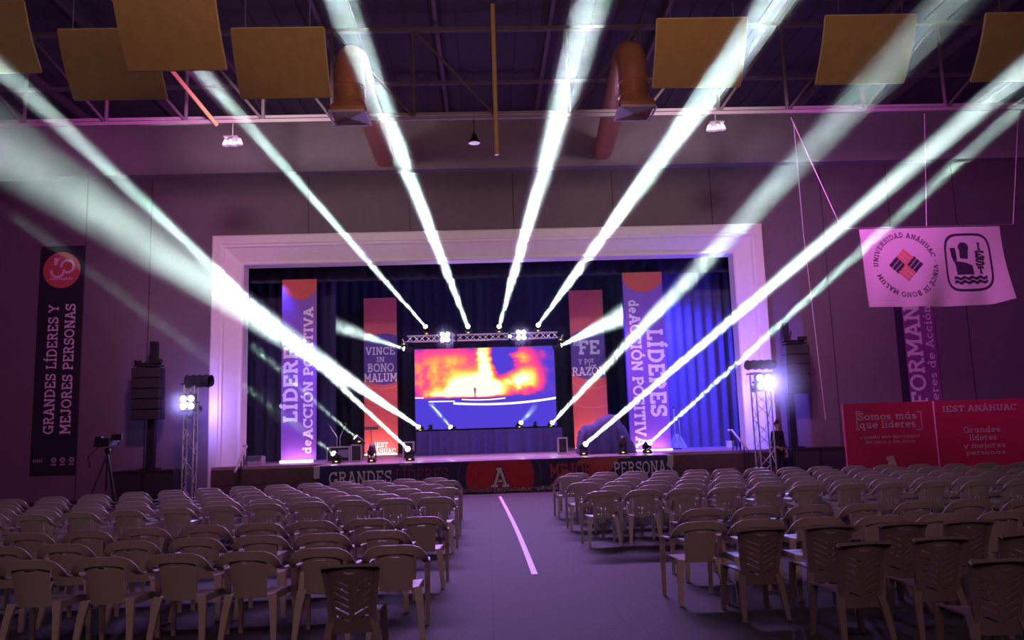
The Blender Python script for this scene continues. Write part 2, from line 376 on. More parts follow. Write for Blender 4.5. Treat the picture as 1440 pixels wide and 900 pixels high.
tag(pleats(4.95, XR+1.0, 27.6, ZS, 8.9, .36, .08, 3).build('stage_curtain', mat('blue_velvet', (.10, .10, .22), .9, vary=.2, scale=12), smooth=True), 'pleated side curtain glowing vivid blue beside the white frame', 'curtain')
tag(pleats(XL-1.0, XR+1.0, 25.75, 6.75, 8.9, .5, .06, 4).build('stage_valance', navy, smooth=True), 'short dark valance curtain hanging across the top of the stage opening', 'curtain')
# ------------------------------------------------------------------ apron with printed skirt
AX0, AX1, AY = -4.78, 5.12, 22.15
ap = thing('stage_apron', ((AX0+AX1)/2, 22.8, 0), 'low stage apron with shiny deck and dark blue printed skirt', 'stage')
def loc(o): return Vector(o.location)
L0 = loc(ap)
def bl(mb, name, m, root, **k):           # world-built mesh as a part of an unrotated thing
    mb.v = [tuple(Vector(v)-Vector(root.location)) for v in mb.v]
    return mb.build(name, m, root, **k)
bl(MB().span((AX0, AY, ZS-.06), (AX1, 23.54, ZS+.004)), 'deck', mat('glossy_deck', (.42, .34, .42), .22, vary=.12, scale=3), ap)
def skirtfn(x, z): return (x, AY-.02+.012*math.sin(x*2.1)+.01*math.sin(z*5+x), z)
sk = MB().grid(lambda u, v: skirtfn(AX0+.02+(AX1-AX0-.04)*u, .03+(ZS-.05)*v), 60, 6)
bl(sk, 'skirt', mat('skirt_navy', (.035, .035, .13), .7, vary=.15, scale=3), ap, smooth=True)
def lay(d): return lambda x, z: (x, skirtfn(x, z)[1]-d, z)
def px_x(px, Y=AY): return at(px, 665, Y).x
cx, rr = px_x(703), (px_x(751)-px_x(655))/2
bl(disc(MB(), lay(.006), cx, .42, rr, rr, ylim=(.035, ZS-.025)), 'red_disc', mat('skirt_red', (.62, .035, .05), .7, vary=.1), ap)
rg = MB()
for r_ in (.72, 1.22):
    disc(rg, lay(.008), cx, .42, rr*r_, rr*r_, r_in=rr*r_-.012, ylim=(.035, ZS-.025))
bl(rg, 'ring_line', mat('skirt_ring', (.42, .10, .22), .7), ap)
bl(text(MB(), 'A', lay(.012), .56, cx, .13, weight=1.55), 'letter_outline', mat('letter_dark', (.03, .02, .04), .7), ap)
bl(text(MB(), 'A', lay(.016), .54, cx, .14, weight=.95), 'letter', whitem, ap)
bl(text(MB(), 'GRANDES', lay(.012), .37, px_x(463), .34, 'l', squeeze=(px_x(551)-px_x(463))/(.37*text_width('GRANDES')), weight=.85), 'lettering', whitem, ap)
redl = mat('skirt_orange', (.60, .09, .06), .7)
bl(text(MB(), 'LÍDERES', lay(.012), .37, px_x(556), .36, 'l', squeeze=(px_x(631)-px_x(556))/(.37*text_width('LÍDERES')), weight=.7), 'lettering', mat('skirt_dim_red', (.35, .05, .08), .7), ap)
bl(poly(MB(), lay(.005), [(px_x(770), .10), (px_x(838), .34), (px_x(862), .54), (px_x(873), ZS-.03), (px_x(820), ZS-.03), (px_x(790), .5)]), 'orange_fold', mat('fold_orange', (.50, .12, .10), .7, vary=.3, scale=2), ap)
bl(text(MB(), 'MEJORES', lay(.012), .37, px_x(773), .36, 'l', squeeze=(px_x(855)-px_x(773))/(.37*text_width('MEJORES')), weight=1.05), 'lettering', redl, ap)
bl(text(MB(), 'PERSONAS', lay(.012), .37, px_x(863), .36, 'l', squeeze=(px_x(946)-px_x(863))/(.37*text_width('PERSONAS')), weight=.8), 'lettering', whitem, ap)
for x in (AX0+.03, AX1-.03):
    bl(MB().box((x, AY-.03, ZS-.17), (.16, .06, .34)), 'end_post', mat('pale_post', (.62, .58, .62), .6), ap, bevel=.01)
rnd = random.Random(3); tin = MB()
for i in range(700):
    x = rnd.uniform(px_x(640), px_x(800)); y = AY-.12+rnd.uniform(-.07, .07); z = rnd.uniform(.01, .13)
    tin.box((x, y, z), (.05, .012, .012), Matrix.Rotation(rnd.uniform(0, PI), 3, 'Z') @ Matrix.Rotation(rnd.uniform(0, PI), 3, 'Y'))
tag(tin.build('tinsel', mat('tinsel_silver', (.75, .72, .78), .25, .8, vary=.3, scale=40)), 'silver tinsel garland lying along the foot of the skirt', 'tinsel', kind='stuff')
# floor tape down the aisle
tp = [onz(px, py, .004) for px, py in ((703, 698), (712, 715), (722, 735), (731, 755), (740, 777), (749, 800))]
tp.append(tp[-1]+(tp[-1]-tp[-2])*.35)
pts = []
for i in range(len(tp)-1):
    for k in range(6): pts.append(tp[i].lerp(tp[i+1], k/6))
tag(MB().sweep([(p.x, p.y, .004) for p in pts], .075, .006, (1, 0, 0)).build('floor_tape', mat('pink_tape', (.88, .62, .74), .5)), 'pale pink cable tape running along the aisle floor towards the stage', 'tape')
# ------------------------------------------------------------------ screen
YS = 29.95
sa, sb = at(585, 640, YS), at(778.7, 486, YS)
sx0, sx1, sz0, sz1 = sa.x, sb.x, ZS+.9, at(680, 489, YS).z
scr = thing('led_screen', ((sx0+sx1)/2, YS, ZS), 'large glowing screen showing pink and yellow flames above the draped table', 'screen')
def screen_material():
    m = bpy.data.materials.new('screen_flames'); m.use_nodes = True; nt = m.node_tree; nt.nodes.clear()
    N = nt.nodes.new; LK = nt.links.new
    out = N('ShaderNodeOutputMaterial'); em = N('ShaderNodeEmission'); tc = N('ShaderNodeTexCoord'); sp = N('ShaderNodeSeparateXYZ')
    LK(tc.outputs['Generated'], sp.inputs[0]); LK(em.outputs[0], out.inputs[0])
    def M(op, a, b=None, c=None, clamp=False):
        n = N('ShaderNodeMath'); n.operation = op; n.use_clamp = clamp
        for i, x in enumerate((a, b, c)):
            if x is None: continue
            if isinstance(x, (int, float)): n.inputs[i].default_value = x
            else: LK(x, n.inputs[i])
        return n.outputs[0]
    nz = N('ShaderNodeTexNoise'); nz.inputs['Scale'].default_value = 6.; nz.inputs['Detail'].default_value = 2
    mp = N('ShaderNodeMapping'); mp.inputs['Scale'].default_value = (1.5, 1, 1); LK(tc.outputs['Generated'], mp.inputs[0]); LK(mp.outputs[0], nz.inputs['Vector'])
    u0, v0 = sp.outputs[0], sp.outputs[2]
    u = M('ADD', u0, M('MULTIPLY', M('SUBTRACT', nz.outputs['Fac'], .5), .16))
    v = M('ADD', v0, M('MULTIPLY', M('SUBTRACT', nz.outputs['Fac'], .5), .22))
    tot = None
    for bu, bv, ru, rv, amp in FIRE:
        du = M('DIVIDE', M('SUBTRACT', u, bu), ru); dv = M('DIVIDE', M('SUBTRACT', v, bv), rv)
        g = M('MULTIPLY', M('EXPONENT', M('MULTIPLY', M('ADD', M('MULTIPLY', du, du), M('MULTIPLY', dv, dv)), -1.)), amp)
        tot = g if tot is None else M('ADD', tot, g)
    tot = M('ADD', tot, M('MULTIPLY', M('SUBTRACT', nz.outputs['Fac'], .5), 1.3))
    cut = M('MULTIPLY', M('SUBTRACT', v0, HORI), 25., clamp=True)          # flames stop at the shore line
    tot = M('MULTIPLY', M('MULTIPLY', tot, cut), .5, clamp=True)
    rp = N('ShaderNodeValToRGB'); LK(tot, rp.inputs[0]); cr = rp.color_ramp
    for p, c in ((.0, (.075, .045, .60)), (.10, (.16, .05, .50)), (.19, (.85, .04, .32)), (.32, (1, .09, .22)), (.44, (1, .30, .10)), (.58, (1, .85, .16)), (.74, (1, 1, .80))):
        e = cr.elements.new(p); e.color = c+(1,)
    cr.elements.remove(cr.elements[0]); cr.elements.remove(cr.elements[-1])
    LK(rp.outputs[0], em.inputs[0]); em.inputs[1].default_value = 1.15
    return m
HORI = .37
FIRE = [(.30, .50, .13, .13, 1.1), (.42, .56, .16, .18, 1.2), (.56, .50, .12, .16, 1.2), (.77, .60, .10, .15, 1.4), (.77, .88, .09, .12, .9), (.16, .76, .16, .20, .55), (.32, .86, .17, .18, .62),
        (.50, .85, .05, .35, 1.3), (.05, .58, .12, .22, .40), (.87, .58, .07, .24, .40), (.40, .41, .22, .07, .9), (.04, .85, .1, .2, .35), (.15, .46, .10, .10, .35), (.62, .86, .05, .16, -1.6)]
bl(MB().span((sx0, YS, sz0), (sx1, YS+.004, sz1)), 'display', screen_material(), scr)
bl(MB().span((sx0-.03, YS+.006, sz0-.03), (sx1+.03, YS+.12, sz1+.03)), 'cabinet', blackm, scr)
glow = mat('screen_line', (1, .9, .85), .5, emit=(1, .86, .72), estr=1.5)
def son(u, v): return (sx0+(sx1-sx0)*u, YS-.006, sz0+(sz1-sz0)*v)
def sv(py): return (at(680, py, YS).z-sz0)/(sz1-sz0)
ln = MB()
def arcline(x0, x1, y0, ym, y1, t):
    P = []
    for i in range(25):
        k = i/24; yy = (1-k)**2*y0+2*k*(1-k)*ym+k*k*y1; P.append((x0+(x1-x0)*k, yy))
    ln.add([son(x, y+s*t) for x, y in P for s in (-.5, .5)], [(2*i, 2*i+1, 2*i+3, 2*i+2) for i in range(24)])
arcline(0, .06, .395, .394, .393, .014); arcline(.095, .28, .345, .343, .341, .013)
arcline(.27, 1., .315, .255, .345, .026); arcline(.33, .64, .36, .335, .362, .014)
bl(ln, 'screen_image_line', glow, scr)
pf = MB()
fig = mat('screen_figure', (.5, .05, .1), .6, emit=(.35, .02, .07), estr=.8)
poly(pf, lambda x, y: son(.425+x*.020, .375+y*.14), [(-.25, 0), (-.1, 0), (-.03, .45), (.03, .45), (.1, 0), (.25, 0), (.28, .5), (.42, .85), (.12, .86), (.12, .98), (-.12, .98), (-.12, .86), (-.42, .85), (-.28, .5)])
bl(pf, 'screen_image_figure', fig, scr)
# ------------------------------------------------------------------ draped table below the screen
ta, tb = at(585, 605, 28.2), at(790, 602, 28.2)
tx0, tx1, TH = ta.x, tb.x, .84
tab = thing('draped_table', ((tx0+tx1)/2, 28.6, ZS), 'long table under a pleated dark blue cloth below the screen', 'table')
bl(MB().span((tx0, 28.2, ZS+TH-.03), (tx1, 29.0, ZS+TH)), 'table_top', mat('blue_cloth', (.09, .08, .26), .85, vary=.2, scale=10), tab)
def tsk(u, v):
    x = tx0+(tx1-tx0)*u; a = .035+.08*(1-v)
    return (x, 28.12+a*math.sin(x*13+1.2*math.sin(x*3.1))*.7-.03*(1-v), ZS+.01+(TH-.012)*v)
bl(MB().grid(tsk, 240, 4), 'table_skirt', MATS['blue_cloth'], tab, smooth=True)
# ------------------------------------------------------------------ banners
def banner(name, corners_px, Y, mats, label, cat='banner', thick=.03):
    # upright banner panel whose mean width and height come from where it stands
    (x0, x1), (zt, zb) = corners_px
    b = thing(name, ((x0+x1)/2, Y, zb), label, cat)
    bl(MB().span((x0, Y, zb), (x1, Y+thick, zt)), 'panel', mats, b)
    return b, (lambda d: (lambda x, z: (x, Y-d, z)))
purp = mat('banner_purple', (.24, .11, .46), .55, vary=.18, scale=.8)
coral = mat('banner_coral', (.78, .13, .13), .55, vary=.10, scale=.8)
indigo = mat('banner_indigo', (.13, .07, .34), .55, vary=.15)
redm = mat('banner_red', (.60, .10, .07), .55, vary=.15)
lightbar = mat('led_bar', (1, .95, .8), .5, emit=(1, .85, .72), estr=3.0)
def vtext(mb, s, fn, h, x, z0, length, up=True, weight=1.):
    # lettering turned a quarter: reads upward (up) or downward, x is its baseline
    sq = length/(text_width(s)*h)
    f = (lambda a, b: fn(x-b, z0+a)) if up else (lambda a, b: fn(x+b, z0-a))
    return text(mb, s, f, h, 0, 0, 'l', squeeze=sq, weight=weight)
# tall purple banner, audience's left
Y1 = 25.4
x0, x1 = at(396, 520, Y1).x, at(445, 520, Y1).x; zt, zb = at(420, 393, Y1).z, ZS+.06
B, F = banner('stage_banner', ((x0, x1), (zt, zb)), Y1, purp, 'tall purple banner with vertical white lettering reading upward, beside the flight case')
W_ = x1-x0
bl(disc(MB(), F(.006), (x0+x1)/2+.02, zt-.05, W_*.54, .62, xlim=(x0, x1), ylim=(zb, zt)), 'red_arc', redm, B)
zz = lambda py, Y=Y1, px=420: at(px, py, Y).z
bl(vtext(MB(), 'LÍDERES', F(.010), W_*.40, x0+W_*.46, zz(594), zz(470)-zz(594), weight=1.3), 'lettering', whitem, B)
bl(vtext(MB(), 'ACCIÓN POSITIVA', F(.010), W_*.27, x0+W_*.90, zz(617), zz(433)-zz(617), weight=1.3), 'lettering', whitem, B)
bl(vtext(MB(), 'de', F(.010), W_*.25, x0+W_*.86, zz(638), zz(619)-zz(638), weight=1.3), 'lettering', whitem, B)
bl(MB().span((x0, Y1-.16, ZS+.005), (x1-.08, Y1-.06, ZS+.075)), 'light_bar', lightbar, B)
lamp('AREA', 'banner_uplight', ((x0+x1)/2, Y1-.22, ZS+.08), ((x0+x1)/2, Y1+.5, ZS+3.0), 8, (1, .42, .80), shape='RECTANGLE', size=1, size_y=.05)
lamp('SPOT', 'banner_lamp', ((x0+x1)/2+1.4, Y1-2.0, 6.5), ((x0+x1)/2+.3, Y1, 3.0), 900, (.20, .18, 1), spot_size=math.radians(42), spot_blend=1)
# tall purple banner, audience's right: reads downward
Y2 = 25.6
x0, x1 = at(882, 520, Y2).x, at(938, 520, Y2).x; zt, zb = at(905, 383, Y2).z, ZS+.06
B, F = banner('stage_banner', ((x0, x1), (zt, zb)), Y2, purp, 'tall purple banner with vertical white lettering reading downward, beside the blue curtain')
W_ = x1-x0; zz = lambda py, Y=Y2, px=910: at(px, py, Y).z
bl(disc(MB(), F(.006), (x0+x1)/2, zt-.05, W_*.54, .62, xlim=(x0, x1), ylim=(zb, zt)), 'red_arc', redm, B)
bl(vtext(MB(), 'LÍDERES', F(.010), W_*.40, x0+W_*.54, zz(463), zz(463)-zz(586), up=False, weight=1.3), 'lettering', whitem, B)
bl(vtext(MB(), 'ACCIÓN POSITIVA', F(.010), W_*.27, x0+W_*.12, zz(442), zz(442)-zz(628), up=False, weight=1.3), 'lettering', whitem, B)
bl(vtext(MB(), 'de', F(.010), W_*.25, x0+W_*.12, zz(422), zz(422)-zz(440), up=False, weight=1.3), 'lettering', whitem, B)
bl(MB().span((x0, Y2-.16, ZS+.005), (x1, Y2-.06, ZS+.05)), 'light_bar', lightbar, B)
lamp('AREA', 'banner_uplight', ((x0+x1)/2, Y2-.22, ZS+.08), ((x0+x1)/2, Y2+.5, ZS+3.0), 8, (1, .42, .80), shape='RECTANGLE', size=1, size_y=.05)
lamp('SPOT', 'banner_lamp', ((x0+x1)/2-1.4, Y2-2.0, 6.5), ((x0+x1)/2, Y2, 3.2), 520, (.26, .20, 1), spot_size=math.radians(42), spot_blend=1)
# coral banners either side of the screen
for side in (0, 1):
    Y3 = 30.5
    if side == 0:
        x0, x1 = at(512, 520, Y3).x, at(558.5, 520, Y3).x; zt = at(535, 419, Y3).z; px = 535
        lab = 'coral banner on a dark stage, four lines of white words, left of the screen'
    else:
        x0, x1 = at(804, 520, Y3).x, at(852, 520, Y3).x; zt = at(828, 408, Y3).z; px = 828
        lab = 'coral banner partly behind the covered instrument, right of the screen'
    zb = ZS+.06; W_ = x1-x0; zz = lambda py: at(px, py, Y3).z; xm = (x0+x1)/2
    B, F = banner('stage_banner', ((x0, x1), (zt, zb)), Y3, coral, lab)
    bl(disc(MB(), F(.005), xm+.12, zz(505 if side == 0 else 498), 1.18, 1.0, xlim=(x0, x1)), 'indigo_disc', indigo, B)
    rg = MB()
    for q in (1.22, 2.0): disc(rg, F(.007), xm+.12, zz(505), 1.0*q, 1.0*q*.95, r_in=1.0*q-.012, a0=200, a1=340, xlim=(x0, x1))
    bl(rg, 'ring_line', mat('ring_pink', (.9, .45, .45), .6), B)
    def line(s, pa, pb, wd=1., dx=0., wt=1.):
        h = zz(pa)-zz(pb); bl(text(MB(), s, F(.012), h, xm+dx, zz(pb), squeeze=wd*W_/(text_width(s)*h), weight=wt), 'lettering', whitem, B)
    if side == 0:
        line('VINCE', 488, 499, .90); line('IN', 502, 509, .24); line('BONO', 511, 523, .80); line('MALUM', 525, 537, 1.0)
        line('IEST', 622, 629, .40); line('ANÁHUAC', 631, 638, .86)
    else:
        line('la', 478, 486, .2, -.45); line('FE', 479, 498, .62, .05, 1.25); line('y por', 502, 510, .46, -.08, .8); line('la', 511, 518, .18, .12, .8); line('RAZÓN', 516, 528, .98)
        line('Lo', 611, 619, .2, -.45)
    bl(MB().span((x0+.02, Y3-.10, ZS+.005), (x1-.02, Y3-.04, ZS+.05)), 'light_bar', lightbar, B)
    lamp('AREA', 'banner_uplight', (xm, Y3-.35, ZS+.10), (xm, Y3+.3, ZS+2.2), 14, (1, .55, .50), shape='RECTANGLE', size=1, size_y=.05)
    lamp('SPOT', 'banner_lamp', (xm*.7, Y3-3.0, 6.5), (xm, Y3, 2.4), 420, (1, .55, .75), spot_size=math.radians(34), spot_blend=1)
# black banner on the hall wall
Y4 = YW-.06
a, b_, c, d = at(60, 347, Y4), at(120, 345, Y4), at(40, 667, Y4), at(104, 668, Y4)
x0, x1, zt, zb = (a.x+c.x)/2, (b_.x+d.x)/2, (a.z+b_.z)/2, (c.z+d.z)/2
B, F = banner('wall_banner', ((x0, x1), (zt, zb)), Y4, mat('banner_black', (.018, .018, .035), .6, vary=.2), 'tall black wall banner with a red round anniversary emblem at its top', thick=.03)
W_ = x1-x0; xm = (x0+x1)/2; H_ = zt-zb
zq = lambda py: zb+H_*(667.5-py)/(667.5-346)
EMB = bl(disc(MB(), F(.006), xm-.0, zq(381), W_*.43, W_*.43), 'emblem', mat('emblem_red', (.62, .13, .12), .6), B)
em = MB(); e = W_*.43; cz = zq(381)
f_ = F(.010)
disc(em, f_, xm-.22*e, cz-.05*e, .40*e, .40*e, r_in=.27*e, a0=170, a1=375)
disc(em, f_, xm+.30*e, cz+.20*e, .40*e, .40*e, r_in=.27*e, a0=-110, a1=190)
poly(em, f_, [(xm-.42*e, cz+.25*e), (xm-.42*e, cz+.68*e), (xm-.02*e, cz+.68*e), (xm-.22*e, cz+.50*e), (xm-.25*e, cz+.28*e)])
pinkw = mat('pale_print', (.80, .70, .76), .6)
for k in range(11): rect(em, f_, xm+(-.62+.115*k)*e, cz-.55*e, xm+(-.55+.115*k)*e, cz-(.42 if k % 2 else .45)*e)
bl(em, 'emblem_mark', pinkw, B).parent = EMB
bl(vtext(MB(), 'GRANDES LÍDERES Y', F(.010), .235*W_, xm-.02*W_, zq(612), zq(431)-zq(612)), 'lettering', pinkw, B)
bl(vtext(MB(), 'MEJORES PERSONAS', F(.010), .235*W_, xm+.36*W_, zq(613), zq(430)-zq(613)), 'lettering', pinkw, B)
lg = MB(); zl = zq(648); dimp = mat('dim_print', (.35, .32, .36), .6)
for k in range(5): rect(lg, F(.01), xm-(.44-.045*k)*W_, zl-.06, xm-(.415-.045*k)*W_, zl+.04)
bl(lg, 'small_mark', dimp, B)
for k in range(3):
    lg = MB(); disc(lg, F(.01), xm+(.02+.2*k)*W_, zl, .09, .09, n=6, r_in=.03); rect(lg, F(.01), xm+(.02+.2*k)*W_-.08, zl-.16, xm+(.02+.2*k)*W_+.08, zl-.11)
    bl(lg, 'small_emblem', dimp, B)
# purple banner on the other side, partly behind the flag
a, d = at(1262, 350, Y4), at(1332, 668, Y4)
x0 = at(1263, 500, Y4).x; x1 = at(1319, 500, Y4).x; zt, zb = at(1290, 345, Y4).z, at(1290, 664, Y4).z
B, F = banner('wall_banner', ((x0, x1), (zt, zb)), Y4, mat('banner_plum', (.26, .08, .28), .6, vary=.12), 'tall plum wall banner with vertical white words, partly behind the white flag')
W_ = x1-x0; zq = lambda py: at(1290, py, Y4).z
bl(rect(MB(), F(.005), x0, zb, x0+.2*W_, zt), 'edge_stripe', mat('stripe_dark', (.03, .02, .05), .6), B)
bl(vtext(MB(), 'FORMANDO', F(.010), .40*W_, x0+.63*W_, zq(570), zq(382)-zq(570), weight=1.05), 'lettering', pinkw, B)
bl(vtext(MB(), 'líderes de Acción Positiva', F(.010), .20*W_, x0+.92*W_, zq(588), zq(352)-zq(588), weight=.8), 'lettering', pinkw, B)
# crimson display panels beside the seats
YP = 17.2
def display(pxa, pxb, pya, label, lines, extra):
    a, b = at(pxa, pya, YP), at(pxb, pya-.031*(pxb-pxa), YP)
    x0, x1, zt = a.x, b.x, (a.z+b.z)/2
    B = thing('display_panel', ((x0+x1)/2, YP, 0), label, 'panel')
    bl(MB().span((x0, YP, .02), (x1, YP+.08, zt)), 'board', mat('panel_crimson', (.82, .035, .15), .6, vary=.08, scale=2), B)
    for x in (x0+.25, x1-.25): bl(MB().span((x-.04, YP-.25, 0), (x+.04, YP+.35, .03)), 'foot', blackm, B)
    F = lambda d: (lambda x, z: (x, YP-d, z))
    rose = mat('rose_print', (.95, .66, .76), .6)
    for s, pl, pr, pyb, pyt, wt in lines:
        l, r = at(pl, pyb, YP), at(pr, pyb, YP); h = at((pl+pr)/2, pyt, YP).z-at((pl+pr)/2, pyb, YP).z
        zc_ = at((pl+pr)/2, pyb, YP).z
        bl(text(MB(), s, F(.008), h, (l.x+r.x)/2, zc_, squeeze=(r.x-l.x)/(h*text_width(s)), weight=wt), 'lettering', rose, B)
    extra(B, F, rose)
def brackets(B, F, rose):
    for pxs, dx in ((1203, 1), (1295, -1)):
        a, b = at(pxs, 579, YP), at(pxs, 604, YP); tx = MB()
        poly(tx, F(.008), [(a.x, a.z), (a.x+dx*.02, a.z), (a.x+dx*.02, b.z), (a.x, b.z)])
        for p in (a, b): poly(tx, F(.008), [(p.x, p.z-.01), (p.x+dx*.10, p.z-.01), (p.x+dx*.10, p.z+.01), (p.x, p.z+.01)])
        bl(tx, 'bracket', rose, B)
    bl(text(MB(), 'A', F(.008), .62, at(1255, 660, YP).x, at(1255, 682, YP).z, weight=.9), 'letter', rose, B)
display(1185, 1311, 568, 'crimson display panel with bracketed pale lettering, under the purple wall banner',
        [('Somos más', 1206, 1289, 590, 579.5, .9), ('que líderes', 1209, 1288, 601.5, 591, .9), ('cuando nos apoyamos', 1209, 1294, 616, 611, .7), ('los unos a los otros', 1217, 1287, 623, 618, .7)], brackets)
display(1313, 1460, 564, 'crimson display panel with centred pale lettering, standing nearest the side wall',
        [('IEST ANÁHUAC', 1325, 1430, 578, 569.5, 1.), ('Grandes', 1355, 1407, 608, 599.5, .85), ('líderes', 1363, 1402, 619, 610, .85), ('y mejores', 1355, 1414, 629.5, 622, .85), ('personas', 1358, 1414, 639, 632.5, .85)], lambda B, F, r: None)
# ------------------------------------------------------------------ flag on its rod
YG = 17.0
fa, fb, fc, fd = at(1208, 325, YG), at(1405, 314, YG), at(1228, 436, YG), at(1410, 422, YG)
fx0, fx1, fz1, fz0 = fa.x, fb.x, (fa.z+fb.z)/2, (fc.z+fd.z)/2
FW, FH = fx1-fx0, fz1-fz0
flag = thing('hanging_flag', ((fx0+fx1)/2, YG, fz0), 'white flag with two round emblems hanging from a thin rod on cords', 'flag')
def ff(x, z, d=0.):
    u = (x-fx0)/FW; v = (fz1-z)/FH
    dx = (.10*(1-u)*v + .12*v*v*max(0, u-.6))
    return (x+dx, YG+.05*math.sin(u*9+v*2)*v+.03*math.sin(u*21+3*v)*v*v-d-.15*v*v*max(0, u-.85)*6, z-.03*math.sin(u*PI)*v+.22*v*v*max(0, u-.88)*5*.6)
fm = mat('flag_cloth', (.62, .55, .56), .8, vary=.05, scale=4)
bl(MB().grid(lambda u, v: ff(fx0+FW*u, fz0+FH*v), 60, 30), 'cloth', fm, flag, smooth=True)
rod_l, rod_r = at(1184, 327, YG), at(1424, 311, YG)
bl(MB().cyl((rod_l.x, YG, fz1+.01), (rod_r.x, YG, fz1+.01), .02), 'rod', chromem, flag)
co = MB()
for p, q in ((rod_l, at(1112, 165, 17.9)), (at(1303, 320, YG), at(1300, 160, 17.9)), (rod_r, at(1432, 158, 17.9))):
    co.tube([(p.x, YG, fz1+.01), q], .009, 5)
bl(co, 'cord', mat('cord_pale', (.65, .6, .65), .6), flag)
c1 = (fx0+FW*.295, fz1-FH*.47); e = FH*.31
G_ = lambda d: (lambda x, z: ff(x, z, d))
st_o, st_n = MB(), MB()
for k, (dx, dz, m_) in enumerate(((0, .30, st_o), (0, -.30, st_o), (-.34, 0, st_n), (.34, 0, st_n))):
    for s in (-1, 0, 1):
        # three slanted stripes make one small square
        a_ = math.radians(-45 if m_ is st_o else 45)
        ca, sa_ = math.cos(a_), math.sin(a_)
        P = []
        for lx, ly in ((-.26, s*.17-.065), (.26, s*.17-.065), (.26, s*.17+.065), (-.26, s*.17+.065)):
            P.append((c1[0]+e*(dx*1.02+ca*lx-sa_*ly), c1[1]+e*(dz*1.02+sa_*lx+ca*ly)))
        poly(m_, G_(.010), P)
bl(st_o, 'emblem_stripe', mat('flag_orange', (.60, .20, .13), .7), flag)
bl(st_n, 'emblem_stripe', mat('flag_navy', (.04, .02, .06), .7), flag)
rt = MB(); ring_s = 'UNIVERSIDAD ANÁHUAC • VINCE IN BONO MALUM • '
tw = text_width(ring_s, .08); ang = PI*1.02
R_, h_ = e*1.12, e*.20
for ch in ring_s:
    wd, stl = glyph(ch); stp = (wd+.08)/tw*2*PI; am = ang-stp/2
    for k in stl:
        L = stroke_poly(k, T*.9); vs = []
        for pa, pb in L:
            for p in (pa, pb):
                r = R_+p.y*h_; t_ = am-(p.x-wd/2)*h_*1.0/R_
                vs.append(ff(c1[0]+r*math.cos(t_), c1[1]+r*math.sin(t_), .010))
        rt.add(vs, [(2*i, 2*i+1, 2*i+3, 2*i+2) for i in range(len(L)-1)])
    ang -= stp
bl(rt, 'emblem_lettering', mat('flag_grey', (.13, .08, .13), .7), flag)
c2 = (fx0+FW*.745, fz1-FH*.455); q = MB(); hw, hh = FW*.165, FH*.365
def sq(k, n=4.2):
    P = []
    for i in range(64):
        t_ = 2*PI*i/64; c_, s_ = math.cos(t_), math.sin(t_)
        P.append((c2[0]+k*hw*math.copysign(abs(c_)**(2/n), c_), c2[1]+k*hh*math.copysign(abs(s_)**(2/n), s_)))
    return P
po, pi_ = sq(1.), sq(.93)
q.add([G_(.010)(*p) for p in po+pi_], [(i, (i+1) % 64, 64+(i+1) % 64, 64+i) for i in range(64)])
ux = lambda x, y: (c2[0]+hw*x, c2[1]+hh*y)
disc(q, G_(.010), *ux(-.16, .52), hw*.22, hh*.17); poly(q, G_(.010), [ux(-.34, .15), ux(-.02, .12), ux(.04, .5), ux(-.34, .5)])
poly(q, G_(.010), [ux(-.75, .5), ux(-.52, .5), ux(-.48, .1), ux(-.62, .02), ux(-.7, .2)])
poly(q, G_(.010), [ux(-.62, .06), ux(-.1, -.02), ux(.16, -.12), ux(.20, -.42), ux(-.52, -.42), ux(-.55, -.12)])
for k, yy in enumerate((-.5, -.64)):
    P = [ux(-.66+1.4*i/20, yy+.035*math.sin(i*1.3)) for i in range(21)]; P2 = [ux(-.66+1.4*i/20, yy-.09+.035*math.sin(i*1.3)) for i in range(21)]
    q.add([G_(.010)(*p) for pr in zip(P, P2) for p in pr], [(2*i, 2*i+1, 2*i+3, 2*i+2) for i in range(20)])
for k, (ch, yy) in enumerate((('I', .42), ('E', .14), ('S', -.12), ('T', -.4))):
    text(q, ch, G_(.012), hh*.24, c2[0]+hw*.5, c2[1]+hh*yy, squeeze=1.9 if ch in 'ES' else 1.1, weight=1.25)
bl(q, 'emblem_mark', MATS['flag_navy'], flag)
# second cable hanging down the wall
cb = MB().tube([at(1116, 172, 18), at(1130, 330, 20.5), at(1148, 480, 21.5), at(1161, 590, 22)], .012, 5)
tag(cb.build('hanging_cable', MATS['cord_pale'], None), 'thin pale cable hanging from the roof truss beside the tall speaker', 'cable')
# ------------------------------------------------------------------ lighting truss over the screen
def lattice(mb, a, b, w, r=.018, step=.3, br=.009):
    # square box truss of four chords between a and b
    a, b = Vector(a), Vector(b); t = (b-a).normalized()
    u = t.orthogonal().normalized()
    if abs(t.z) < .5: u = Vector((0, 0, 1))
    else: u = Vector((1, 0, 0))
    v = t.cross(u); n = max(2, int((b-a).length/step)); cs = [(u*sx+v*sy)*w/2 for sx, sy in ((-1, -1), (1, -1), (1, 1), (-1, 1))]
    for c in cs: mb.cyl(a+c, b+c, r, n=8)
    for i in range(n):
        p, q = a.lerp(b, i/n), a.lerp(b, (i+1)/n)
        for k in range(4):
            c, d = cs[k], cs[(k+1) % 4]
            mb.cyl(p+(c if i % 2 else d), q+(d if i % 2 else c), br, n=5, caps=False)
    return mb
YT = 29.5
tl, tr = at(573, 478, YT), at(784, 470, YT); zt_ = (tl.z+tr.z)/2
trs = thing('lighting_truss', (0, YT, zt_), 'silver box truss hanging over the flame screen with lamps mounted along it', 'truss')
gaps = [(573, 640), (643, 715), (718, 784)]
for a, b in gaps:
    bl(lattice(MB(), (at(a, 475, YT).x, YT, zt_), (at(b, 475, YT).x, YT, zt_), .22, step=.22), 'truss_span', chromem, trs)
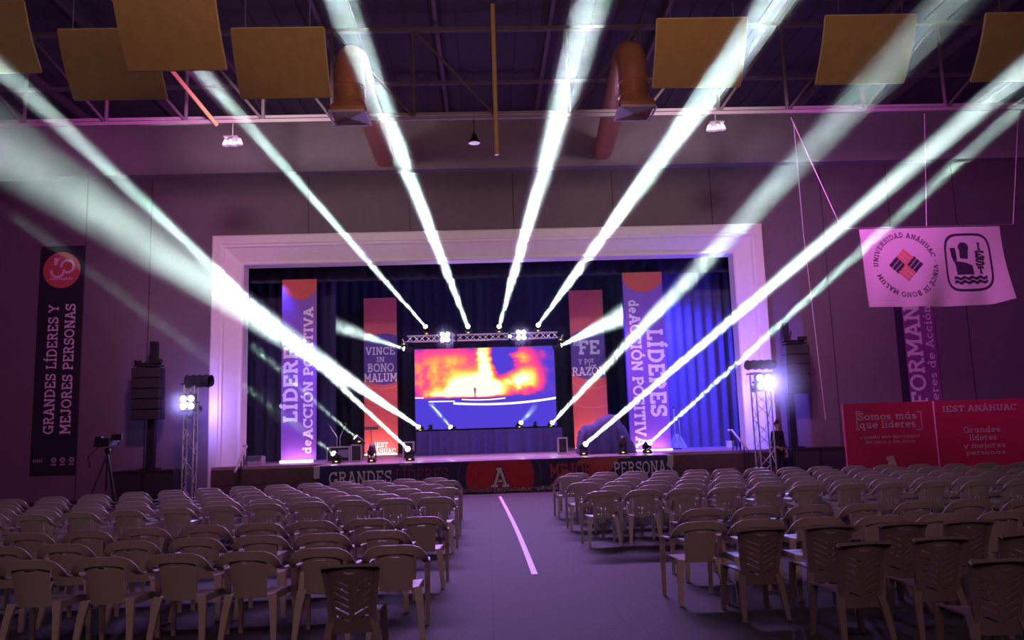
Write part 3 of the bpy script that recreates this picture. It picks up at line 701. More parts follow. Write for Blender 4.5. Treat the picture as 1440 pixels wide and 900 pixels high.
for px in (631, 731):
    x = at(px, 475, YT).x
    bl(lattice(MB(), (x, YT+.85, ZS), (x, YT+.85, zt_+.30), .22, step=.35).box((x, YT+.48, zt_), (.10, .60, .10)), 'support_column', chromem, trs)
for x in (tl.x-.03, tr.x+.03):
    bl(MB().tube([(x, YT, zt_-.1), (x-.10 if x < 0 else x+.10, YT-.05, zt_-.12), (x-.16 if x < 0 else x+.16, YT-.05, zt_+.0)], .025), 'hook', steelm, trs)
# ------------------------------------------------------------------ moving heads, their light and the haze in it
lensm = mat('lens_lit', (1, 1, 1), .3, emit=(.88, 1, .98), estr=28.)
lensoff = mat('lens_dark', (.05, .05, .07), .1)
HAZE = []
def moving_head(base, head_c, direction, label, lit=True, group=None, stand='floor', lensr=.075):
    t = thing('moving_head_light', base, label, 'stage light', group=group)
    d = Vector(direction).normalized(); base = Vector(base); h = Vector(head_c)
    s = 1 if h.z > base.z else -1
    bs = bl(MB().box(base+Vector((0, 0, s*.05)), (.24, .22, .10)), 'base', blackm, t, bevel=.012)
    bl(MB().box(base+Vector((0, -.113, s*.055)), (.07, .006, .03)), 'display', mat('amber_display', (.8, .6, .1), .4, emit=(1, .75, .15), estr=1.5), t).parent = bs
    sd = d.cross(Vector((0, 0, 1))); sd = sd.normalized() if sd.length > .05 else Vector((1, 0, 0))
    yk = MB()
    for k in (-1, 1):
        yk.sweep([base+Vector((0, 0, s*.10))+sd*k*.03, base+Vector((0, 0, s*.13))+sd*k*.115, h+sd*k*.118], .07, .025, d.cross(sd) if abs(d.z) < .3 else Vector((d.x, d.y, 0)))
    bl(yk, 'yoke', blackm, t)
    hd = bl(MB().lathe([(.05, -.17), (.085, -.15), (.10, -.05), (.10, .05), (.088, .14), (.092, .17), (.084, .172)], h, d, 18), 'head', blackm, t, smooth=True)
    lp = h+d*.175
    bl(MB().lathe([(lensr, 0), (lensr*.8, .012), (.001, .018)], lp, d, 18), 'lens', lensm if lit else lensoff, t, smooth=True).parent = hd
    return lp+d*.03
def haze_material(name, dens, scale, contrast):
    m = bpy.data.materials.new(name); m.use_nodes = True; nt = m.node_tree; nt.nodes.clear()
    out = nt.nodes.new('ShaderNodeOutputMaterial'); vs = nt.nodes.new('ShaderNodeVolumeScatter')
    vs.inputs['Color'].default_value = (1, 1, 1, 1); vs.inputs['Anisotropy'].default_value = .25
    tc = nt.nodes.new('ShaderNodeTexCoord'); nz = nt.nodes.new('ShaderNodeTexNoise')
    nz.inputs['Scale'].default_value = scale; nz.inputs['Detail'].default_value = 3
    nt.links.new(tc.outputs['Object'], nz.inputs['Vector'])
    mr = nt.nodes.new('ShaderNodeMapRange'); mr.inputs['From Min'].default_value = .36; mr.inputs['From Max'].default_value = .64
    mr.inputs['To Min'].default_value = dens*(1-contrast); mr.inputs['To Max'].default_value = dens*(1+contrast)
    nt.links.new(nz.outputs['Fac'], mr.inputs['Value']); nt.links.new(mr.outputs['Result'], vs.inputs['Density'])
    nt.links.new(vs.outputs['Volume'], out.inputs['Volume'])
    return m
hz = haze_material('haze_drifting', HZ_D, .9, .32)
def beam(src, end, r_end, power, label, ext=1.25, color=(.76, 1, .98), r0=.055, blend=.55, m=None, k=1.0):
    src, end = Vector(src), Vector(end); d = (end-src); L = d.length*ext; d.normalize()
    ha = math.atan((r_end-r0)/((end-src).length))           # half angle of the light cone
    lp = lamp('AREA', 'beam_lamp', src, end, power*BEAM, color, shape='DISK', size=2*r0*.8, spread=max(math.radians(1), 2*ha))
    tip = src+d*L; rt_ = r0+L*math.tan(ha)*1.03
    q = d.to_track_quat('Z', 'Y'); n = 20
    o = MB().cyl((0, 0, .01), (0, 0, L), r0, rt_, n).build('light_beam', m or hz)
    o.location = src; o.rotation_mode = 'QUATERNION'; o.rotation_quaternion = q
    tag(o, label, 'beam', kind='stuff')
    return o
HORZ = lambda px: 600-.0314*(px-720)
def head_and_beam(lens_px, Y, end_px, Yend, r_end, power, label, blabel, drop=.36, up=False, base_z=None, **k):
    p = at(*lens_px, Y); e = at(*end_px, Yend); d = (e-p).normalized()
    hc = p-d*.2
    bz = base_z if base_z is not None else (hc.z-drop if not up else hc.z+drop)
    lp = moving_head((hc.x, hc.y, bz), hc, d, label)
    beam(lp, e, r_end, power, blabel, **k)
    return lp
# four lamps standing on the truss
zt2 = zt_+.132
for k, (lx, ly, ex, ey, Ye, re, pw, nm) in enumerate((
        (598, 459, 279, 97, 14.5, .22, .40, 'first'), (658, 459, 513, 87, 9.0, .22, .62, 'second'),
        (702, 459, 808, 87, 9.0, .26, .85, 'third'), (757, 457, 1022, 95, 9.0, .25, 1.1, 'fourth'))):
    head_and_beam((lx, ly), YT-.1, (ex, ey), Ye, re, pw, 'lit moving head, %s of the four standing on the truss above the screen' % nm,
                  'white beam fanning up from the %s of the four truss lamps' % nm, base_z=zt2)
# lamps at the truss ends with wide smoky beams
p = at(568, 491, YT-.15)
lp = moving_head((p.x, YT, zt_-.135), p+Vector((.15, .12, .0)), Vector((-.9, -.45, .12)), 'lit moving head hanging from the truss end beside the coral banner')
beam(lp, at(440, 447, 27.5), .50, .5, 'short smoky glow spreading from the truss end over the coral banner', ext=1.0, m=haze_material('haze_puff', HZ_D*1.6, 1.6, .9), r0=.05)
p = at(789, 487, YT-.15)
lp = moving_head((p.x, YT, zt_-.135), p+Vector((-.15, .12, .0)), Vector((.95, -.12, .28)), 'lit moving head hanging from the truss end near the FE words banner'.replace('FE words', 'second coral'))
beam(lp, at(909, 428, 29.1), .72, 4.5, 'broad dazzling beam passing behind the tall purple banner', ext=1.0, r0=.06)
# table lamps
for k, (lx, ly, ex, ey, Ye, re, pw, a, b) in enumerate((
        (588, 600, 0, 203, 13.0, .72, 1.7, 'lit moving head on the left end of the draped table', 'wide soft beam sweeping from the draped table past the frame'),
        (633, 600, 604, 566, 27.3, .16, .10, 'lit moving head on the draped table, below the flame figure', 'short soft beam rising across the dark foot of the flame picture'),
        (733, 594, 753, 571, 27.3, .14, .08, 'lit moving head on the draped table, below the bright flame edge', 'short soft beam rising beside the bright line of the flame picture'),
        (777, 594, 1240, 105, 12.0, .40, .75, 'lit moving head on the right end of the draped table', 'pale beam rising from the draped table across the second coral banner'))):
    ext = 1.0 if k in (1, 2) else 1.25
    head_and_beam((lx, ly), 28.45, (ex, ey), Ye, re, pw, a, b, base_z=ZS+TH+.003, ext=ext)
# deck lamps along the apron
for k, (lx, ly, ex, ey, Ye, re, pw, a, b) in enumerate((
        (468, 637, 139, 391, 17.0, .12, .06, 'lit moving head on the deck in front of the flight case', 'thin faint beam crossing the tall purple banner and the white frame'),
        (573, 631, 12, 107, 11.0, .20, .55, 'lit moving head on the deck in front of the small road case', 'bright narrow beam crossing the first coral banner to the roof'),
        (824, 624, 1413, 122, 11.0, .26, 1.25, 'lit moving head on the deck in front of the covered instrument', 'strongest diagonal beam crossing the purple banner and the frame'),
        (914, 622, 1440, 145, 12.0, .19, .32, 'lit moving head on the deck below the tall purple banner', 'slim beam rising over the blue curtain to the flag'))):
    head_and_beam((lx, ly), 23.45, (ex, ey), Ye, re, pw, a, b, base_z=ZS+.004)
# lamp on the narrow case
p = at(499, 614, 24.2)
head_and_beam((499, 614), 24.2, (352, 484), 23.4, .14, .12, 'lit moving head on the narrow upright case beside the flight case', 'short thin beam rising behind the tall purple banner', base_z=at(500, 626, 24.1).z+.05, ext=1.0)
for lx, ly, nm in ((523, 636, 'dark unlit moving head on the deck below the first coral banner'), (875, 627, 'dark unlit moving head on the deck beside the covered instrument')):
    p = at(lx, ly, 23.5)
    moving_head((p.x, 23.5, ZS+.004), (p.x, 23.5, ZS+.36), (.2, -.5, .8), nm, lit=False)
# ------------------------------------------------------------------ flood lamps of four lenses
bluel = mat('flood_lens', (1, 1, 1), .3, emit=(.62, .60, 1), estr=30.)
def flood(c, size, label, cols=2, rows=2, aim=(0, -1, 0), power=200, col=(.32, .28, 1), ang=110):
    t = thing('flood_lamp', Vector(c)+Vector((0, .1, -size)), label, 'stage light')
    c = Vector(c)
    bl(MB().box(c+Vector((0, .06, 0)), (size*1.15, .10, size*1.15)), 'housing', blackm, t, bevel=.01)
    bl(MB().sweep([c+Vector((-size*.64, .06, 0)), c+Vector((-size*.64, .20, 0)), c+Vector((size*.64, .20, 0)), c+Vector((size*.64, .06, 0))], .05, .02, (0, 0, 1)), 'bracket', blackm, t)
    for i in range(cols):
        for j in range(rows):
            x = (i-(cols-1)/2)*size/cols; z = (j-(rows-1)/2)*size/rows
            bl(MB().lathe([(size/cols*.40, 0), (size/cols*.38, .01), (.001, .016)], c+Vector((x, .008, z)), (0, -1, 0), 14), 'lens', bluel, t, smooth=True)
    lamp('SPOT', 'flood_light', c+Vector((0, -.08, 0)), c+Vector((0, -.08, 0))+Vector(aim), power, col, spot_size=math.radians(ang), spot_blend=.8, shadow_soft_size=size*.4)
    return t
for px, py, lab in ((626, 474, 'four-lens blue flood lamp on the truss above the flame column'), (733, 471, 'four-lens blue flood lamp on the truss above the dark picture corner')):
    p = at(px, py, YT-.40); flood(p, .40, lab, aim=(0, -1, -.35), power=330, ang=120)
# small round spot on the truss
p = at(717, 473, YT-.2)
sp_ = thing('spot_lamp', p, 'small round white spot lamp near the middle of the truss', 'stage light')
bl(MB().lathe([(.05, .16), (.08, .10), (.085, 0), (.075, -.004)], p, (0, 1, 0), 14), 'housing', blackm, sp_, smooth=True)
bl(MB().lathe([(.07, 0), (.001, .01)], p+Vector((0, -.002, 0)), (0, -1, 0), 14), 'lens', bluel, sp_)
# ------------------------------------------------------------------ lamp towers either side of the frame
def tower(px_l, px_r, py_top, Y, label, flood_px, fl, cover_px, cl):
    a, b = at(px_l, 600, Y), at(px_r, 600, Y); x = (a.x+b.x)/2; wd = b.x-a.x; zt = at((px_l+px_r)/2, py_top, Y).z
    t = thing('lamp_tower', (x, Y, 0), label, 'tower')
    bl(lattice(MB(), (x, Y, .06), (x, Y, zt), wd-.05, r=.025, step=.4, br=.011), 'truss_column', chromem, t)
    bl(MB().box((x, Y, .03), (wd+.35, wd+.35, .06)), 'base_plate', blackm, t)
    bl(MB().box((x, Y, zt+.02), (wd+.12, wd+.12, .04)), 'top_plate', blackm, t)
    p = at(*flood_px, Y-wd/2-.30)
    cv = MB(); rnd = random.Random(px_l)
    (c0, c1, cz0, cz1) = cover_px
    q0, q1 = at(c0, cz1, Y), at(c1, cz0, Y)
    def cf(u, v):
        x_ = q0.x+(q1.x-q0.x)*u; s = math.sin(PI*min(max(v, 0), 1))
        return (x_, Y-.30*math.cos(PI*2*v)*(1+.08*math.sin(u*17)), (q0.z+q1.z)/2+(q1.z-q0.z)*.5*math.sin(PI*2*v)*(1+.12*math.sin(u*23+v*9)))
    ob = cv.grid(cf, 18, 14).build('bar_cover', mat('cover_cloth', (.03, .03, .06), .9, vary=.2))
    ob.data.transform(Matrix.Translation(-Vector((x, Y, 0)))); ob.parent = t; ob.data.shade_smooth()
    return t, p, wd
def added_rear_fill(t, p, Y, power, col):
    # added blue fill behind the tower, with made-up housing, washing wall and frame
    c = Vector((p.x, Y+.40, p.z-.15))
    bl(MB().lathe([(.06, -.10), (.09, -.06), (.10, .06), (.09, .065)], c, (0, 1, 0), 14), 'added_rear_fill', blackm, t, smooth=True)
    lamp('SPOT', 'added_wall_wash', c+Vector((0, .08, 0)), c+Vector((0, 2, .3)), power, col, spot_size=math.radians(172), spot_blend=.5, shadow_soft_size=.08)
t, p, wd = tower(259, 276, 541, 22.6, 'slim silver lamp tower with dark cloth bundle at the left of the white frame', (263, 566), '', (264, 297, 527, 545), '')
flood(p, .42, 'blue-white flood lamp of two tall lens pairs on the left tower', aim=(0, -1, -.25), power=500, ang=120)
added_rear_fill(t, p, 22.6, 170, (.30, .20, 1))
t, p, wd = tower(1062, 1085, 526, 22.4, 'silver lamp tower with dark cloth bundle beside the person in dark clothes', (1075, 537), '', (1051, 1087, 506, 520), '')
flood(p, .46, 'blue-white four-lens flood lamp on the tower beside the person', aim=(0, -1, -.25), power=900, ang=120)
added_rear_fill(t, p, 22.4, 900, (.16, .10, 1))
# ------------------------------------------------------------------ loudspeakers
def speaker_stack(px0, px1, pyt, pyb, ppx, ppy_t, Y, label, sub_px, slabel):
    a, b = at(px0, pyt, Y), at(px1, pyb, Y); x = (a.x+b.x)/2; wd = b.x-a.x; zt, zb = a.z, b.z
    sa_, sb_ = at(sub_px[0], sub_px[2], Y), at(sub_px[1], sub_px[2], Y); sz = (sa_.z+sb_.z)/2
    s = thing('subwoofer', ((sa_.x+sb_.x)/2, Y+.1, 0), slabel, 'speaker')
    bl(MB().span((sa_.x, Y-.35, .03), (sb_.x, Y+.45, sz)), 'cabinet', blackm, s, bevel=.02)
    xm_ = (sa_.x+sb_.x)/2
    for k in (-1, 1):
        xx = xm_+k*(sb_.x-sa_.x)/4
        bl(MB().span((xx-(sb_.x-sa_.x)*.22, Y-.37, .12), (xx+(sb_.x-sa_.x)*.22, Y-.351, sz-.10)), 'grille', mat('grille', (.03, .03, .035), .7, vary=.4, scale=90), s)
    for k in (-.8, .8): bl(MB().span((xm_+k*.6-.06, Y-.3, 0), (xm_+k*.6+.06, Y+.4, .03)), 'foot', blackm, s)
    t = thing('line_array_speaker', (x, Y+.1, sz), label, 'speaker')
    xp = at(ppx, (pyt+pyb)/2, Y).x; ztop = at(ppx, ppy_t, Y).z
    bl(MB().span((xp-.10, Y+.2, sz), (xp+.10, Y+.4, ztop)), 'mast', blackm, t)
    bl(MB().box((xp, Y+.25, sz+.02), (.5, .4, .04)), 'mast_base', blackm, t)
    n = 5
    for k in range(n):
        z0, z1 = zb+(zt-zb)*k/n, zb+(zt-zb)*(k+1)/n
        cb_ = bl(MB().box((x, Y-.05+.02*(n-k), (z0+z1)/2), (wd*.98, .46, (z1-z0)*.965)), 'cabinet', blackm, t, bevel=.012)
        bl(MB().box((x, Y-.285+.02*(n-k), (z0+z1)/2), (wd*.92, .012, (z1-z0)*.86)), 'grille', MATS['grille'], t).parent = cb_
    rg_ = MB().box((x, Y, zt+.06), (wd*.9, .4, .05))
    rg_.cyl((x-wd*.5, Y, zt+.13), (x+wd*.42, Y, zt+.13), .035); rg_.cyl((x-wd*.2, Y, zt+.06), (x-.02, Y+.1, zt+.45), .02)
    rg_.box((x+wd*.33, Y-.05, zt+.19), (.22, .18, .12)); rg_.box((x-wd*.38, Y-.05, zt+.17), (.16, .16, .10))
    bl(rg_, 'rigging', steelm if False else blackm, t)
speaker_stack(190, 227, 518, 590, 209, 479, 23.3, 'tall dark loudspeaker column on a mast left of the white frame', (166, 251, 661), 'wide black subwoofer on the floor below the left mast')
speaker_stack(1100, 1139, 486, 553, 1113, 452, 23.3, 'tall loudspeaker column on a mast lit blue, right of the frame', (1108, 1184, 629), 'wide black subwoofer on the floor between the person and crimson panel')
# ------------------------------------------------------------------ camera on tripod
YC = 20.5
p = at(152, 622, YC); fz = 0
t = thing('video_camera_tripod', (p.x, YC, 0), 'video camera on a tripod standing dark against the wall below the black banner', 'camera')
for a in (90, 210, 330):
    e = (p.x+.48*math.cos(math.radians(a)), YC+.48*math.sin(math.radians(a)), .0)
    bl(MB().tube([(p.x, YC, p.z-.28), (p.x+.24*math.cos(math.radians(a)), YC+.24*math.sin(math.radians(a)), (p.z-.28)/2), e], [.028, .024, .018]), 'leg', blackm, t)
bl(MB().cyl((p.x, YC, .5), (p.x, YC, p.z-.16), .03).lathe([(.05, -.1), (.08, 0), (.05, .06)], (p.x, YC, p.z-.2)), 'centre_column', blackm, t)
bl(MB().box((p.x, YC, p.z), (.26, .48, .22)).cyl((p.x, YC+.2, p.z), (p.x, YC+.48, p.z), .07, .09).box((p.x+.22, YC, p.z+.12), (.26, .07, .16)), 'camera_body', blackm, t, bevel=.01)
bl(MB().box((p.x-.22, YC, p.z+.02), (.20, .2, .26), taper=.8), 'battery', blackm, t, bevel=.01)
bl(MB().tube([(p.x-.2, YC-.05, p.z-.1), (p.x-.34, YC-.3, p.z-.35), (p.x-.22, YC-.4, p.z-.6)], .018), 'pan_handle', blackm, t)

def glow_haze(c, r, label):  # haze ball added around a lamp for its blue halo, lens bloom included
    m = bpy.data.materials.get('haze_halo')
    if m is None:
        m = bpy.data.materials.new('haze_halo'); m.use_nodes = True; nt = m.node_tree; nt.nodes.clear()
        out = nt.nodes.new('ShaderNodeOutputMaterial'); vs = nt.nodes.new('ShaderNodeVolumeScatter'); tc = nt.nodes.new('ShaderNodeTexCoord')
        le = nt.nodes.new('ShaderNodeVectorMath'); le.operation = 'LENGTH'; mr = nt.nodes.new('ShaderNodeMapRange')
        nt.links.new(tc.outputs['Object'], le.inputs[0]); nt.links.new(le.outputs['Value'], mr.inputs['Value'])
        mr.inputs['From Min'].default_value = 0; mr.inputs['From Max'].default_value = 1; mr.inputs['To Min'].default_value = .5; mr.inputs['To Max'].default_value = 0
        nt.links.new(mr.outputs['Result'], vs.inputs['Density']); nt.links.new(vs.outputs[0], out.inputs['Volume'])
    n = 12; mb = MB().lathe([(max(.001, math.sin(PI*i/n)), -math.cos(PI*i/n)) for i in range(n+1)], (0, 0, 0), (0, 0, 1), 20)
    o = mb.build('lamp_halo', m); o.location = c; o.scale = (r, r, r)
    tag(o, label, 'haze', kind='stuff')
for px, py, Yh, r, lab in ((626, 474, YT-.55, .55, 'bluish halo of added haze around the flood lamp above the flame column'), (733, 471, YT-.55, .55, 'bluish halo of added haze around the flood lamp above the dark picture corner'),
                       (263, 566, 22.0, .7, 'bluish halo of added haze around the left tower flood lamp'), (1075, 537, 21.6, 1.3, 'bluish halo of added haze around the right tower flood lamp')):
    glow_haze(at(px, py, Yh), r, lab)
# ------------------------------------------------------------------ things on the stage
def road_case(px0, px1, pyt, Y, label, deep=.5, lid=True):
    a, b = at(px0, pyt, Y), at(px1, pyt, Y); zt = (a.z+b.z)/2
    t = thing('road_case', ((a.x+b.x)/2, Y+deep/2, ZS+.004), label, 'case')
    cbd = bl(MB().span((a.x+.01, Y+.01, ZS+.03), (b.x-.01, Y+deep-.01, zt-.01)), 'body', mat('case_black', (.02, .02, .03), .5), t)
    ed = MB(); r = .018
    for x in (a.x, b.x):
        for y in (Y, Y+deep): ed.span((x-r, y-r, ZS+.01), (x+r, y+r, zt))
        for z in (ZS+.03, zt): ed.span((x-r, Y, z-r), (x+r, Y+deep, z+r))
    for y in (Y, Y+deep):
        for z in (ZS+.03, zt): ed.span((a.x, y-r, z-r), (b.x, y+r, z+r))
    bl(ed, 'metal_edge', chromem, t)
    if b.x-a.x > .5: bl(MB().span(((a.x+b.x)/2+.02, Y-.012, ZS+.15), ((a.x+b.x)/2+.3, Y, ZS+.38)), 'label_plate', mat('case_plate', (.25, .25, .45), .5), t).parent = cbd
    return t
road_case(460, 491, 629, 24.3, 'wide black flight case with metal edges, beside the tall purple banner')
road_case(494, 508, 626, 24.1, 'narrow upright road case carrying a lit moving head', .3)
road_case(567, 581, 622, 24.6, 'small upright road case behind a lit moving head, beside the table', .3)
road_case(785, 797, 616, 25.2, 'small upright road case with pale metal edges, right of the draped table', .3)
def mic_stand(px, pyt, Y, boom, label):
    p = at(px, pyt+14, Y); z = p.z
    t = thing('microphone_stand', (p.x, Y, ZS), label, 'stand')
    for a in (90, 210, 330): bl(MB().cyl((p.x, Y, ZS+.08), (p.x+.26*math.cos(math.radians(a)), Y+.26*math.sin(math.radians(a)), ZS+.012), .011), 'leg', steelm, t)
    bl(MB().cyl((p.x, Y, ZS+.06), (p.x, Y, z), .012), 'pole', steelm, t)
    bl(MB().tube([(p.x, Y, z), (p.x+boom, Y-.05, z+.34)], .010), 'boom', steelm, t)
    bl(MB().lathe([(.012, 0), (.02, .06), (.026, .1), (.02, .13), (.005, .14)], (p.x+boom, Y-.05, z+.34), (boom, -.05, .3), 10), 'microphone', blackm, t, smooth=True)
mic_stand(474, 600, 25.6, -.22, 'microphone stand with boom tilted left, behind the flight case')
mic_stand(478, 601, 25.9, .16, 'microphone stand with boom tilted right, behind the flight case')
p = at(522, 604, 25.0)
t = thing('music_stand', (p.x, 25.0, ZS), 'thin music stand in front of the first coral banner', 'stand')
for a in (90, 210, 330): bl(MB().cyl((p.x, 25.0, ZS+.1), (p.x+.24*math.cos(math.radians(a)), 25.0+.24*math.sin(math.radians(a)), ZS+.012), .010), 'leg', blackm, t)
bl(MB().cyl((p.x, 25, ZS+.06), (p.x, 25, p.z), .011), 'pole', blackm, t)
bl(MB().box((p.x, 25.02, p.z+.04), (.44, .015, .10), Matrix.Rotation(math.radians(-25), 3, 'X')), 'desk', blackm, t)
# covered instrument
YI = 24.8
ia, ib = at(815, 596, YI), at(884, 583, YI)
xi0, xi1 = ia.x, ib.x; zi = at(858, 583, YI).z
cv = thing('covered_instrument', ((xi0+xi1)/2, YI, ZS), 'large instrument hidden under a dark blue dust cloth in front of the second coral banner', 'instrument')
def top_h(u): # height profile seen from the hall
    pr = ((0, .60), (.1, .74), (.25, .76), (.42, .90), (.60, 1.), (.72, .97), (.85, .70), (1, .30))
    for (a, ha), (b, hb) in zip(pr, pr[1:]):
        if u <= b: k = (u-a)/(b-a); k = k*k*(3-2*k); return ha+(hb-ha)*k
    return .3
def cvf(u, v):
    # cloth hangs from a rounded top: v runs from the front hem over the top to the rear hem
    c = math.cos(PI*v); s = math.sin(PI*v)**.35
    x = xi0+(xi1-xi0)*u; h = (zi-ZS)*top_h(u)
    fl = 1+.12*(1-s)
    y = YI-.55*math.copysign(abs(c)**.45, c)*fl*(1+.08*math.sin(u*34+2*math.sin(u*9))*(1-s*.8))
    return (xi0+(xi1-xi0)*(.5+(u-.5)*fl)+.02*math.sin(u*50)*(1-s), y, ZS+.012+h*s)
cm = MB().grid(cvf, 60, 30)
cm.add([cvf(0, v/30) for v in range(31)], [tuple(range(31))]); cm.add([cvf(1, v/30) for v in range(31)], [tuple(range(31))])
bl(cm, 'dust_cloth', mat('dust_cloth', (.07, .07, .20), .85, vary=.2, scale=8), cv, smooth=True)
# silver stand and gauze heap right of the tall banner
p = at(947, 572, 26.2)
t = thing('silver_stand', (p.x, 26.2, ZS), 'thin silver stand right of the tall purple banner', 'stand')
bl(MB().cyl((p.x, 26.2, ZS+.03), (p.x, 26.2, p.z), .022), 'pole', chromem, t)
bl(MB().tube([(p.x, 26.2, ZS+.95), (p.x+.16, 26.2, ZS+.95), (p.x+.16, 26.2, ZS+.25), (p.x+.02, 26.2, ZS+.22)], .022), 'handle', chromem, t)
bl(MB().box((p.x, 26.2, ZS+.018), (.34, .34, .035)), 'foot', blackm, t)
bl(MB().box((p.x, 26.18, p.z-.02), (.05, .05, .10)), 'clamp', blackm, t)
ga, gb = at(951, 620, 26.0), at(966, 620, 26.0); gz = at(956, 611, 26.0).z
gx = (ga.x+gb.x)/2
def gf(u, v):
    a = u*2*PI; r = (.06+.24*(1-v)**.7)*(1+.1*math.sin(a*7))
    return (gx+.12+r*math.cos(a)-.05*v, 26.9+r*math.sin(a), ZS+.005+(gz-ZS)*v)
g = MB().grid(gf, 56, 10); g.add([gf(i/56, 1) for i in range(56)], [tuple(range(56))])
t = thing('covered_stool', (gx+.12, 26.9, ZS), 'small greenish cloth-covered stool on the stage beside the blue curtain', 'stool')
bl(g, 'cover', mat('gauze_green', (.28, .34, .36), .9, vary=.2, scale=20), t, smooth=True)
p = at(1027, 632, 25.8)
t = thing('power_box', (p.x, 25.8, ZS), 'small pale box on the stage edge beside the handrail', 'box')
bl(MB().box((p.x, 25.8, ZS+.11), (.20, .16, .20)), 'body', mat('pale_box', (.6, .58, .66), .5), t, bevel=.008)
bl(MB().box((p.x, 25.8, ZS+.22), (.22, .18, .025)), 'lid', mat('pale_box', (.6, .58, .66)), t)
p = at(357, 655, 24.6)
t = thing('stage_monitor', (p.x, 24.7, ZS), 'low wedge monitor on the stage behind the handrail', 'speaker')
mw = MB().add([(p.x+sx*.27, 24.7+y, ZS+.003+z) for sx in (-1, 1) for y, z in ((-.2, 0), (.2, 0), (.2, .24), (-.08, .27), (-.2, .10))],
              [(0, 1, 2, 3, 4), (9, 8, 7, 6, 5), (0, 5, 6, 1), (1, 6, 7, 2), (2, 7, 8, 3), (3, 8, 9, 4), (4, 9, 5, 0)])
bl(mw, 'cabinet', mat('monitor_grey', (.30, .22, .24), .6), t, bevel=.01)
bl(MB().box((p.x, 24.555, ZS+.19), (.46, .01, .18), Matrix.Rotation(math.radians(-35), 3, 'X')), 'grille', MATS['grille'], t)
# dark objects on the table
for px, py, r, lab in ((605, 597, .16, 'dark plant-like bundle on the draped table near its left end'), (752, 593, .14, 'dark bundle on the draped table between the two right lamps')):
    p = at(px, py, 28.6)
    t = thing('table_ornament', (p.x, 28.6, ZS+TH), lab, 'ornament')
    bl(MB().lathe([(.07, 0), (.09, .08), (.08, .12)], (p.x, 28.6, ZS+TH), (0, 0, 1), 12), 'pot', blackm, t)
    lf = MB(); rnd = random.Random(px)
    for k in range(26):
        a = rnd.uniform(0, 2*PI); e = rnd.uniform(.2, 1.3); d = Vector((math.cos(a)*math.cos(e), math.sin(a)*math.cos(e), math.sin(e)))
        q = Vector((p.x, 28.6, ZS+TH+.11)); sd = d.cross(Vector((0, 0, 1))).normalized()*.02
        lf.add([q, q+d*r*.6+sd, q+d*r*1.2, q+d*r*.6-sd], [(0, 1, 2, 3)])
    bl(lf, 'leaves', mat('dark_leaf', (.03, .05, .05), .6), t)
# handrails of the side stairs
def handrail(px0, py0, px1, py1, Y0, Y1, label):
    a, b = at(px0, py0, Y0), at(px1, py1, Y1)
    t = thing('handrail', (a.x, Y0, ZS), label, 'handrail')
    lo = Vector((b.x, Y1, 0))
    bl(MB().tube([(a.x-.12 if b.x > a.x else a.x+.12, Y0+.02, a.z), (a.x, Y0, a.z), (b.x, Y1, b.z)], .035), 'rail', mat('rail_wood', (.45, .36, .38), .4), t)
    n = 5
    for k in range(n):
        q = Vector(a).lerp(Vector(b), k/(n-1)*.96); zb = ZS if k == 0 else max(0, ZS*(1-k/(n-1))) if q.y < 23.4 else ZS
        bl(MB().cyl((q.x, q.y, zb+.003), (q.x, q.y, q.z), .018), 'post', blackm, t)
handrail(347, 627, 330, 664, 23.9, 22.6, 'dark sloping handrail with posts beside the left foot of the frame')
handrail(1029, 605, 1053, 634, 23.9, 23.05, 'sloping handrail with dark posts in front of the blue curtain')
# ------------------------------------------------------------------ person beside the tower
def skin_body(name, joints, edges, m, parent, sub=2):
    me = bpy.data.meshes.new(name); me.from_pydata([j[:3] for j in joints], edges, []); me.update()
    o = bpy.data.objects.new(name, me); COL.objects.link(o)
    md = o.modifiers.new('skin', 'SKIN'); md.use_smooth_shade = True; md.use_x_symmetry = False
    me.materials.append(m)
    if not me.skin_vertices: me.skin_vertices.new() if hasattr(me.skin_vertices, 'new') else None
    lay_ = me.skin_vertices[0].data if me.skin_vertices else None
    if lay_ is not None:
        for i, j in enumerate(joints):
            r = j[3]; lay_[i].radius = r if isinstance(r, tuple) else (r, r)
            lay_[i].use_root = (i == 0)
    ss = o.modifiers.new('sub', 'SUBSURF'); ss.levels = sub; ss.render_levels = sub
    if parent is not None: o.parent = parent
    return o
def ensure_skin(o):
    return o
YM = 23.15
hp = at(1092, 593, YM); Hh = hp.z
person = thing('person', (hp.x, YM, 0), 'person in dark clothes standing beside the right lamp tower, arms down', 'person', rz=.5)
k = Hh/1.75
P = lambda x, y, z: (x*k, y*k, z*k)
def limb_hand(s):
    wx, wy, wz = s*.255, -.06, .82
    J = [(s*.26, -.07, .785, .026)]
    fl = [(-.03, .095), (-.010, .11), (.012, .105), (.032, .085)]
    E_ = []
    for i, (o_, l) in enumerate(fl):
        J += [(s*.262, -.07+o_, .745, .011), (s*.262-s*.006, -.07+o_*1.1, .745-l*.5, .0095), (s*.262-s*.022, -.07+o_*1.1-.004, .745-l*.92, .008)]
    J += [(s*.255, -.105, .775, .012), (s*.248, -.125, .735, .010), (s*.242, -.13, .71, .008)]
    for i in range(5): b = 1+3*i; E_ += [(0, b), (b, b+1), (b+1, b+2)]
    return J, E_
